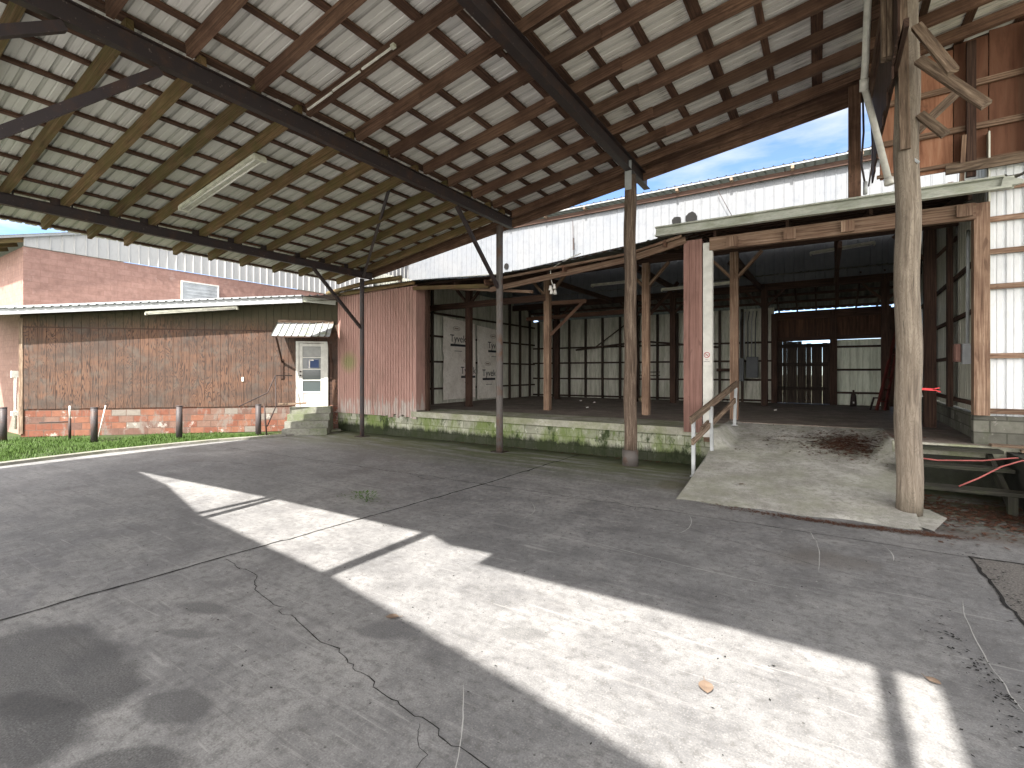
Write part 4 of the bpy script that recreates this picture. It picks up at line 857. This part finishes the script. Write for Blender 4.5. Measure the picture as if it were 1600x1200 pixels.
# no smoking sign
sg = thing('no_smoking_sign', (-2.03, 10.57, 2.1), 'small no smoking sign on the white board', 'sign')
m = MB(); m.box(-2.10, -1.96, 10.575, 10.582, 2.10, 2.40); m.build('plate', M['sign'], sg)
def ring(mb, cx, y, cz, r0, r1, a0=0, a1=2*math.pi, n=28):
    for i in range(n):
        a, b = a0+(a1-a0)*i/n, a0+(a1-a0)*(i+1)/n
        mb.face([(cx+r*math.cos(t), y, cz+r*math.sin(t)) for r, t in ((r0, a), (r1, a), (r1, b), (r0, b))], [(0, 0)]*4)
m = MB(); ring(m, -2.03, 10.571, 2.31, .047, .060); m.bar((-2.068, 10.571, 2.348), (-1.992, 10.571, 2.272), .002, .010); m.build('prohibition_ring', M['signred'], sg)
m = MB(); m.box(-2.062, -2.007, 10.5725, 10.5735, 2.303, 2.313); m.box(-2.003, -1.998, 10.5725, 10.5735, 2.312, 2.33); m.build('cigarette', M['ink'], sg)
def text(body, size, mat, parent, loc, rot, name='lettering'):
    cu = bpy.data.curves.new(name, 'FONT'); cu.body = body; cu.size = size; cu.align_x = 'CENTER'; cu.extrude = .0006
    tmp = bpy.data.objects.new('tmp', cu); sc.collection.objects.link(tmp); bpy.context.view_layer.update()
    me = bpy.data.meshes.new_from_object(tmp.evaluated_get(bpy.context.evaluated_depsgraph_get()))
    bpy.data.objects.remove(tmp); o = bpy.data.objects.new(name, me); sc.collection.objects.link(o); me.materials.clear(); me.materials.append(mat)
    o.parent = parent; o.location = Vector(loc)-WL[parent]; o.rotation_euler = rot; WL[o] = Vector(loc); return o
text('NO', .034, M['ink'], sg, (-2.03, 10.572, 2.205), (R(90), 0, 0)); text('SMOKING', .028, M['ink'], sg, (-2.03, 10.572, 2.165), (R(90), 0, 0))
# house wrap sheets on the left inner wall
def wrap(y0, y1, z0, z1, label, marks):
    t = thing('house_wrap', (-12.0, (y0+y1)/2, z0), label, 'house wrap', 'house wrap sheets')
    m = MB(); ny, nz = 26, 26
    fn = lambda u, v: (-12.02+.03*mn.noise(Vector((u*3, v*1.5, y0)))+(.05*max(0, .12-u)/.12*mn.noise(Vector((v*9, 3, 0)))), y0+u*(y1-y0)+(.04*mn.noise(Vector((v*7, y0, 0))) if u < .02 else 0), z0+v*(z1-z0)+(.05*mn.noise(Vector((u*8, y0, 2))) if v < .02 else 0)-(.12*u if v > .98 else 0))
    m.grid(fn, [i/ny for i in range(ny+1)], [i/nz for i in range(nz+1)], smooth=True); m.build('sheet', M['wrap'], t)
    for y, z in marks:
        text('Tyvek', .40, M['ink'], t, (-11.975, y, z), (R(90), 0, R(90)))
        m = MB(); m.box(-11.978, -11.972, y-.46, y+.46, z-.17, z-.08); m.box(-11.978, -11.972, y-.22, y+.22, z-.36, z-.34); m.build('slogan_bar', M['ink'], t)
        m = MB()
        for i in range(20):
            a, b = 2*math.pi*i/20, 2*math.pi*(i+1)/20
            m.face([(-11.975, y-.1+.22*math.cos(a)*k, z+.52+.09*math.sin(a)*k) if q == 0 else (-11.975, y-.1+.22*math.cos(b)*k, z+.52+.09*math.sin(b)*k) for k, q in ((.85, 0), (1, 0), (1, 1), (.85, 1))], [(0, 0)]*4)
        m.box(-11.978, -11.972, y-.22, y+.02, z+.49, z+.55); m.build('logo', M['ink_faint'], t)
    return t
wrap(13.95, 15.95, .92, 4.05, 'wrinkled tan house wrap sheet left of the dark post with large lettering', [(14.78, 3.13), (15.42, 1.9)])
wrap(16.05, 17.85, .86, 3.9, 'smoother tan house wrap sheet right of the dark post with large lettering', [(17.25, 2.98), (16.85, 1.8)])

# ================================================================ tall white warehouse behind
wh = thing('warehouse', (-8, 20, 0), 'tall white ribbed metal warehouse rising behind the dock roof', 'building')
m = MB(); m.corr(lambda a, b: (b, 19.2+.012*math.floor(b/2.6), 4.95+a*(8.66-4.95)), -18.9, 6.5, [0, .5, 1], (0, -1, 0), .30, .020, .05, .25); m.build('metal_wall', M['white_metal'], wh)
m = MB(); m.box(-18.9, -18.8, 19.2, 30, 0, 8.5); m.build('end_wall', M['white_metal'], wh)
m = MB(); m.wall((-18.9, 19.35), (-12.3, 19.35), 0, 4.95, .1); m.wall((2.6, 19.35), (6.5, 19.35), 0, 4.95, .1); m.build('lower_wall', M['white_metal'], wh)
m = MB(); m.corr(lambda a, b: (b, 18.82+a*7, 8.99+a*.9), -19.2, 6.9, [0, 1], (0, 0, 1), .30, .035, .07); m.build('roof_sheet', M['white_metal'], wh)
m = MB(); m.bar((-19.1, 19.08, 8.74), (6.8, 19.08, 8.74), .10, .17); m.build('eave_beam', M['timber_dark'], wh)
m = MB(); m.bar((-19.1, 18.86, 8.955), (6.8, 18.86, 8.955), .04, .05); m.build('eave_strip', M['fascia'], wh)
for k in range(13):
    x = -18+1.9*k; m = MB(); m.bar((x, 18.84, 8.88), (x, 19.1, 8.84), .09, .13); m.build('bracket', M['timber_grey'], wh)
def disk(x, z, rx, rz_):
    m = MB(); pts = [(x+rx*math.cos(2*math.pi*i/9)*random.uniform(.85, 1.1), 19.12, z+rz_*math.sin(2*math.pi*i/9)*random.uniform(.85, 1.1)) for i in range(9)]
    m.face(pts[::1], [(0, 0)]*9); m.face([(p[0], 19.10, p[2]) for p in pts][::-1], [(0, 0)]*9)
    for i in range(9):
        a, b = pts[i], pts[(i+1) % 9]; m.face([a, b, (b[0], 19.10, b[2]), (a[0], 19.10, a[2])], [(0, 0)]*4)
    m.build('wall_hole', M['black'], wh)
def py(x, y, Y):                                         # where a measured sight line meets the wall plane
    r = (x-800)/760; u = (582-y)/760; a = r*math.cos(TH)-math.sin(TH); b = r*math.sin(TH)+math.cos(TH); t = Y/b; return a*t, 1.95+u*t
for (x, y, rx, rz_) in ((1057, 345, .19, .17), (1080, 340, .22, .23), (791, 416, .13, .15)):
    a, b = py(x, y, 19.1); disk(a, b, rx, rz_)
m = MB(); a, b = py(1122, 298, 19.0); c, d = py(1145, 340, 19.0); m.tube([(a, 19.0, b), (c, 19.0, d)], .012, 5)
a, b = py(895, 345, 19.0); c, d = py(896, 412, 19.0); m.tube([(a, 19.0, b), (c, 19.0, d)], .015, 5); m.bar((c, 19.0, d+.6), (c, 19.0, d+1.1), .06, .04, side=(1, 0, 0)); m.build('hanging_wire', M['steel'], wh)

# ================================================================ pink block building on the left
pb = thing('block_building', (-21, 12, 0), 'faded pink block building with a white metal gable', 'building')
m = MB(); m.wall((-20.9, 4.5), (-20.9, 30), 0, 5.86, .2); m.wall((-34, 4.5), (-21.102, 4.5), 0, 5.86, .2); m.build('block_wall', M['pink_block'], pb)
PK = 17.0; rk = .30
gz = lambda y: 6.18+rk*(min(y, 2*PK-y)-4.5)
m = MB(); m.corr(lambda a, b: (-20.86, b, 5.87+a*(gz(b)-5.87)), 4.5, 29.5, [0, 1], (1, 0, 0), .30, .025, .05); m.build('gable_siding', M['white_metal2'], pb)
m = MB()
for sgn, ya, yb in ((1, 3.6, PK), (-1, PK, 30.4)):
    m.corr(lambda a, b: (b, ya+a*(yb-ya), gz(ya+a*(yb-ya))+.04), -34, -20.75, [0, 1], (0, 0, 1), .3, .03, .06)
m.build('roof_sheet', M['white_metal2'], pb)
m = MB(); m.bar((-20.78, 3.6, gz(3.6)-.01), (-20.78, PK, gz(PK)-.01), .03, .07); m.build('rake_trim', M['fascia'], pb)
for x in (-20.95, -22.0, -23.1, -24.3, -25.5):
    m = MB(); m.bar((x, 3.65, gz(3.65)-.10), (x, 4.6, gz(4.6)-.10), .05, .16); m.build('rafter_tail', M['rafter_mossy'], pb)
def px(x, y, X):
    r = (x-800)/760; u = (582-y)/760; a = r*math.cos(TH)-math.sin(TH); b = r*math.sin(TH)+math.cos(TH); t = X/a; return b*t, 1.95+u*t
y0, z1 = px(283, 438, -20.85); y1, _ = px(342, 444, -20.85); _, z0 = px(283, 470, -20.85)
m = MB(); m.box(-20.87, -20.85, y0+.05, y1-.05, z0-.3, z1-.05); vf = m.build('vent_panel', M['box_light'], pb)
m = MB(); m.box(-20.88, -20.83, y0, y1, z1-.05, z1); m.box(-20.88, -20.83, y0, y0+.05, z0-.3, z1-.05); m.box(-20.88, -20.83, y1-.05, y1, z0-.3, z1-.05); m.build('frame', M['white_paint'], vf)
for k in range(7):
    m = MB(); zz = z1-.12-.13*k; m.box(-20.85, -20.842, y0+.06, y1-.06, zz, zz+.03); m.build('slat', M['galv'], vf)
cn = thing('conduit_riser', (-20.9, 4.3, 0), 'white conduit riser on the pink block corner', 'conduit')
m = MB(); m.tube([(-20.99, 4.35, .2), (-20.99, 4.35, 1.95)], .035, 8); m.build('riser', M['pvc'], cn)
m = MB(); m.box(-21.06, -20.92, 4.25, 4.4, 1.8, 2.0); m.box(-21.1, -20.9, 4.26, 4.42, .62, .75); m.build('junction_box', M['pvc'], cn)

# ================================================================ brown plywood building
bb = thing('plywood_building', ((A_.x+B_.x)/2, (A_.y+B_.y)/2, 0), 'low building with weathered brown plywood walls on a red block base', 'building')
LW = (B_-A_).length
def wp(s, o, z): return (A_.x+WD.x*s+WN.x*o, A_.y+WD.y*s+WN.y*o, z)     # along the wall, out from it, height
def wbox(mb, s0, s1, o0, o1, z0, z1):
    """box in wall coordinates"""
    if (z1-z0) > (s1-s0): mb.bar(wp((s0+s1)/2, (o0+o1)/2, z0), wp((s0+s1)/2, (o0+o1)/2, z1), s1-s0, abs(o1-o0), side=(WD.x, WD.y, 0))
    else: mb.bar(wp(s0, (o0+o1)/2, (z0+z1)/2), wp(s1, (o0+o1)/2, (z0+z1)/2), abs(o1-o0), z1-z0)
def wmat(x, ywhich=None):                               # wall coordinate s seen at photo column x
    r = (x-800)/760; a = r*math.cos(TH)-math.sin(TH); b = r*math.sin(TH)+math.cos(TH)
    det = WD.x*(-b)-WD.y*(-a); rhs = (-A_.x, -A_.y)
    # A + s WD = t (a,b)
    s_ = (rhs[0]*(-b)-rhs[1]*(-a))/det; return s_
m = MB(); m.wall(A_, B_, 0, .85, .2); m.build('block_base', M['red_block'], bb)
et = lambda s: 3.62+(4.32-3.62)*min(1, s/LW)             # underside of the eave along the wall
m = MB(); s = 0; pwid = .2286
sd0, sd1 = wmat(463), wmat(513)
while s < LW:
    s1 = min(s+pwid, LW)
    segs = [(.84, 3.31)]
    if s1 > sd0 and s < sd1: segs = [(2.92, 3.31)]
    for z0, z1 in segs: wbox(m, s+.004, s1-.004, .0, .03, z0+random.uniform(0, .006), z1)
    wbox(m, s+.004, s1-.004, .015, .04, 3.34, et(s)+.05)
    s = s1
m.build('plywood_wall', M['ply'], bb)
m = MB(); m.quad(wp(0, -.002, .8), wp(LW, -.002, .8), wp(LW, -.002, 4.3), wp(0, -.002, 3.7)); wbox(m, 0, LW, -.01, .035, 3.305, 3.342); m.build('seam_batten', M['timber_dark'], bb)
m = MB(); wbox(m, -.02, .08, -.01, .05, .1, 3.6); m.build('corner_board', M['timber_grey'], bb)
# eave fascia rising to the right, roof behind it
sf = wmat(478)
m = MB(); m.bar(wp(-3.2, .55, et(0)-.10+.01), wp(sf, .55, et(sf)+.10), .03, .25); m.build('fascia', M['fascia'], bb)
m = MB(); m.bar(wp(sf, .53, et(sf)+.09), wp(LW-.05, .15, et(sf)+.06), .03, .17); m.build('fascia', M['gutter'], bb)
m = MB(); nrm = Vector((0, 0, 1))
m.corr(lambda a, b: tuple(Vector(wp(b, .62-a*4.2, et(max(0, b))+(-.02 if b > 0 else .04*b)+.20+a*.35))), -3.2, LW+.3, [0, 1], (0, 0, 1), .23, .03, .06); m.build('roof_sheet', M['awning'], bb)
m = MB(); m.quad(wp(-3.2, .5, et(0)-.08), wp(LW, .5, et(LW)-.02+.06), wp(LW, -.1, et(LW)+.08), wp(-3.2, -.1, et(0)+.02)); m.build('soffit', M['timber_dark'], bb)
# the mossy log-like gutter over the corner
m = MB(); m.tube([(-14.1, 10.45, 4.62), (-12.9, 10.42, 4.72), (-12.0, 10.4, 4.78), (-10.6, 10.4, 4.78)], .07, 10, rough=.25); m.build('old_gutter', M['rafter_mossy'], dock)
# door
dr = MB(); zf0, zf1 = .86, 2.94
wbox(dr, sd0, sd0+.09, .0, .07, zf0, zf1); wbox(dr, sd1-.13, sd1, .0, .07, zf0, zf1); wbox(dr, sd0, sd1, .001, .071, zf1, zf1+.05); wbox(dr, sd0, sd1, .0, .09, zf0-.04, zf0); df = dr.build('door_frame', M['white_paint'], bb)
a0, a1 = sd0+.095, sd1-.135; dz = zf0+.01
dm = MB(); wbox(dm, a0, a0+.11, .01, .05, dz, zf1-.01); wbox(dm, a1-.10, a1, .01, .05, dz, zf1-.01); wbox(dm, a0+.11, a1-.10, .01, .05, dz, dz+.08)
for z_ in (zf1-.12, zf1-.50, zf1-.90, zf1-1.27, zf1-1.66): wbox(dm, a0+.11, a1-.10, .012, .052, z_, z_+(.10 if z_ > 2.7 else .035))
do = dm.build('storm_door', M['white_paint'], bb)
m = MB(); wbox(m, a0+.11, a1-.10, .018, .035, dz+.08, zf1-1.66); m.build('kick_panel', M['kick'], do)
m = MB(); wbox(m, a0+.11, a1-.10, .018, .028, zf1-1.66, zf1-.12); m.build('glass', M['glass_dark'], do)
m = MB(); wbox(m, a0+.12, a1-.11, .03, .033, zf1-.45, zf1-.13); m.build('blind', M['blind'], do)
m = MB(); wbox(m, a0+.28, a0+.62, .03, .034, zf1-.83, zf1-.56); m.build('notice', M['blue'], do)
m = MB(); wbox(m, a0+.30, a0+.34, .036, .038, zf1-.84, zf1-.56); wbox(m, a0+.30, a0+.46, .036, .038, zf1-.60, zf1-.56); m.build('paper', M['sign'], do)
for z_ in (1.98, 1.85):
    m = MB(); m.tube([wp(a0+.05, .05, z_), wp(a0+.05, .10, z_)], .028, 10); m.build('knob', M['steel'], do)
# awning
aw = thing('door_awning', wp(sd0+.1, .4, 3), 'small mossy ribbed metal awning over the white door', 'awning')
s0, s1 = sd0-.55, sd1+.18
m = MB(); m.corr(lambda a, b: Vector(wp(b-.25*a*0, .05+a*.85, 3.62-.52*a)), s0, s1, [0, 1], (WN.x*.4, WN.y*.4, .9), .2, .03, .04); m.build('awning_sheet', M['awning'], aw)
m = MB(); m.bar(wp(s0, .08, 3.64), wp(s1, .08, 3.64), .03, .10); m.build('top_batten', M['timber_grey'], aw)
for s_ in (s0+.12, s1-.08):
    m = MB(); m.bar(wp(s_, .80, 3.12), wp(s_, .06, 2.30), .045, .045); m.bar(wp(s_, .05, 1.75), wp(s_, .05, 2.4), .09, .03, side=(WD.x, WD.y, 0)); m.build('bracket', M['timber_dark'], aw)
m = MB(); m.bar(wp(s0+.03, .88, 3.08), wp(s1-.03, .88, 3.08), .03, .04); m.build('front_batten', M['timber_dark'], aw)
# steps
sp = thing('entry_steps', wp(sd0, .8, 0), 'four mossy concrete block steps below the white door', 'steps')
for k in range(4):
    m = MB(); m.bar(wp(sd0-.12+.02*k, .05, .10+.205*k), wp(sd0-.12+.02*k, 1.42-.30*k, .10+.205*k), 0.001, .2) if False else None
    top = .205*(k+1)
    m.bar(wp((sd0+sd1)/2+.02, .04, top-.1), wp((sd0+sd1)/2+.02, 1.35-.30*k, top-.1), (sd1-sd0)+.30-.02*k, .2, side=(WD.x, WD.y, 0)); m.build('step', M['step'], sp)
# the thin rail by the steps, ending at the fourth bollard
hr = thing('step_rail', wp(sd0-.3, 1, 0), 'thin bent steel hand rail beside the block steps', 'hand rail')
m = MB(); m.tube([wp(sd0-1.35, 1.3, .92), wp(sd0-.62, 1.0, 1.32), wp(sd0-.42, .9, 1.85), wp(sd0-.1, .15, 1.85)], .017, 6); m.tube([wp(sd0-.42, .9, 1.85), wp(sd0-.40, .9, .9), wp(sd0-.55, 1.3, .3)], .017, 6); m.tube([wp(sd0-.55, 1.35, 0), wp(sd0-.62, 1.35, .95)], .022, 6); m.build('rail', M['steel'], hr)
m = MB(); m.bar(wp(sd0-.42, .55, .93), wp(sd0+.42, .5, .95), .07, .06); tag(m.build('rolled_mat', M['timber_grey']), 'grey rolled mat lying across the top step', 'mat')
# wall details
m = MB(); s_ = wmat(380); wbox(m, s_-.03, s_+.03, .03, .06, 1.66, 1.80); tag(m.build('outlet_box', M['pvc']), 'small white outlet box on the plywood wall', 'outlet')
s0, s1 = wmat(240), wmat(378)
tube_lamp('strip_lamp', wp(s0, .42, et(s0)-.10), wp(s1, .42, et(s1)-.06), 'long strip lamp under the grey fascia of the plywood building', .14)
# bollards: four alike steel posts set along the kerb
bo = thing('bollard', (-17.34, 5.18, 0), 'dark steel bollard before the left half of the plywood wall', 'bollard', 'dark steel bollards by the grass')
m = MB(); m.tube([(-17.34, 5.18, -.05), (-17.34, 5.18, .95)], .082, 16); m.build('pipe', M['pipe'], bo)
m = MB(); m.tube([(-17.34, 5.18, .95), (-17.34, 5.18, .97)], .088, 16); m.build('cap', M['pipe'], bo)
for loc, l in (((-19.49, 3.79, 0), 'leftmost dark steel bollard beside the pink block corner'), ((-16.06, 6.79, 0), 'dark steel bollard before the middle of the plywood wall'), ((-14.73, 8.42, 0), 'dark steel bollard holding the thin hand rail by the steps')):
    copy_tree(bo, loc, l)
tp = thing('water_tap', (-18.4, 4.9, 0), 'black water standpipe with a side arm left of the bollard', 'water tap')
x_, y_ = -18.45, 4.95
m = MB(); m.tube([(x_, y_, 0), (x_, y_, .62)], .035, 8); m.tube([(x_, y_, .52), (x_-.62, y_-.5, .50)], .02, 6); m.build('standpipe', M['steel'], tp)
m = MB(); m.tube([(x_, y_, .62), (x_, y_, .98)], .022, 8); m.build('riser', M['pvc'], tp)
m = MB(); m.tube([(-17.95, 5.45, 0), (-17.85, 5.6, .98)], .016, 8); tag(m.build('plastic_stake', M['pvc']), 'thin white leaning plastic stake between standpipe and bollard', 'stake')

# ================================================================ small plants, leaves and litter
wd = MB()
cx, cy = -5.85, 5.0
for k in range(150):
    a = random.uniform(0, 6.28); r_ = abs(random.gauss(0, .12)); p = Vector((cx+math.cos(a)*r_*1.6, cy+math.sin(a)*r_, random.uniform(.01, .13)*(1.1-r_*2)))
    d = Vector((math.cos(a), math.sin(a), random.uniform(-.2, .8)))*random.uniform(.03, .07); s2 = d.cross(Vector((0, 0, 1))).normalized()*random.uniform(.006, .014)
    wd.face([p, p+d*.5+s2, p+d, p+d*.5-s2], [(0, 0)]*4)
tag(wd.build('weed', M['weed']), 'small green weed growing from the slab joint', 'weed')
def leaf(x, y, s, rot, z=0.0):
    m = MB(); P = []
    for i in range(7):
        t = i/6; wv = math.sin(math.pi*min(1, t*1.02))**.8*.34; P.append((t-.5, wv, .05*math.sin(t*3)+.12*abs(t-.5)))
    for i in range(6):
        for sg_ in (1, -1):
            q = [(P[i][0], 0, P[i][2]), (P[i+1][0], 0, P[i+1][2]), (P[i+1][0], sg_*P[i+1][1], P[i+1][2]+.16*P[i+1][1]), (P[i][0], sg_*P[i][1], P[i][2]+.16*P[i][1])]
            m.face([(x+s*(a*math.cos(rot)-b*math.sin(rot)), y+s*(a*math.sin(rot)+b*math.cos(rot)), z+.006+s*c) for a, b, c in q], [(0, 0)]*4)
    m.tube([(x+s*.5*math.cos(rot), y+s*.5*math.sin(rot), z+.01), (x+s*.75*math.cos(rot), y+s*.75*math.sin(rot), z+.02)], .002, 4)
    return m
def gz_pt(px_, py_):
    r = (px_-800)/760; u = (582-py_)/760; a = r*math.cos(TH)-math.sin(TH); b = r*math.sin(TH)+math.cos(TH); t = -1.95/u; return a*t, b*t
for (px_, py_, s, rt, l) in ((1103, 1076, .13, 1.9, 'large pale dry leaf lying on the sunlit concrete'), (613, 966, .11, .6, 'curled brown dry leaf at the edge of the sunlit strip'), (1458, 1066, .09, 2.5, 'pinkish dry leaf on the narrow sunlit patch'), (1188, 765, .10, .3, 'flat brown leaf lying on the ramp')):
    x, y = gz_pt(px_, py_); z = 0
    if py_ == 765: x, y, z = -1.12, 8.6, .14
    tag(leaf(x, y, s, rt, z).build('dry_leaf', M['dry_leaf']), l, 'leaf')
def litter(name, region, n, label, zf=lambda x, y: .004, smin=.01, smax=.04, mat='litter', flat_=.4):
    m = MB(); k = 0
    while k < n:
        x, y = region()
        s = random.uniform(smin, smax); a = random.uniform(0, 6.28); z = zf(x, y)+random.uniform(.001, .02)*flat_*2
        u = Vector((math.cos(a), math.sin(a), random.uniform(-flat_, flat_)*.5))*s; v = Vector((-math.sin(a), math.cos(a), random.uniform(-flat_, flat_)*.5))*s*random.uniform(.2, .6)
        p = Vector((x, y, z+s*.15)); m.face([p-u, p-v, p+u, p+v], [(0, 0)]*4); k += 1
    return tag(m.build(name, M[mat]), label, 'litter', kind='stuff')
g2 = random.gauss
litter('leaf_litter', lambda: (.38+g2(0, .30), 11.35+g2(0, .42)), 2800, 'brown pine needles and leaves heaped on the ramp top', lambda x, y: rz(max(-1.9, min(1, x)), y)+.004 if y < 12.6 else D+.01, .012, .05)
litter('leaf_litter', lambda: (-.3+g2(0, .7), 11.4+g2(0, .5)), 700, 'loose brown leaves scattered over the upper ramp', lambda x, y: rz(max(-1.9, min(1, x)), y)+.004 if y < 12.6 else D+.01, .012, .05)
litter('leaf_litter', lambda: (random.uniform(1.1, 2.35), 9.0+g2(0, .55)), 1800, 'damp brown leaves under the wooden stairs', smin=.012, smax=.05)
litter('leaf_litter', lambda: (lambda t: (-1.6+2.9*t+g2(0, .12), 7.62+.05*t+g2(0, .05)-.12*math.sin(3*t)))(random.random()**.5), 1500, 'brown leaves and grit along the foot of the ramp', smin=.006, smax=.03, flat_=.15)
litter('leaf_litter', lambda: (lambda t: (.75+.35*t+g2(0, .07), 4.9-1.9*t+g2(0, .18)))(random.random()), 260, 'dark crumbs of leaf beside the narrow sunlit patch', smin=.004, smax=.02, flat_=.15, mat='crack')
litter('leaf_litter', lambda: (random.uniform(-9, 2.2), random.uniform(1.6, 9.5)), 700, 'tiny dark crumbs scattered over the concrete', smin=.004, smax=.016, flat_=.1, mat='crack')
litter('leaf_litter', lambda: (1.35+g2(0, .08), random.uniform(4.0, 7.1)), 260, 'dark litter along the rough pad edge', smin=.005, smax=.022, flat_=.1, mat='crack')
litter('leaf_litter', lambda: (random.uniform(-9, -2.5), 10.55+g2(0, .08)), 350, 'brown leaves along the foot of the mossy dock wall', smin=.01, smax=.035)
litter('leaf_litter', lambda: (random.uniform(-10, 2), random.uniform(11.3, 19)), 500, 'brown leaf crumbs on the dock floor', lambda x, y: D+.005, .008, .03)
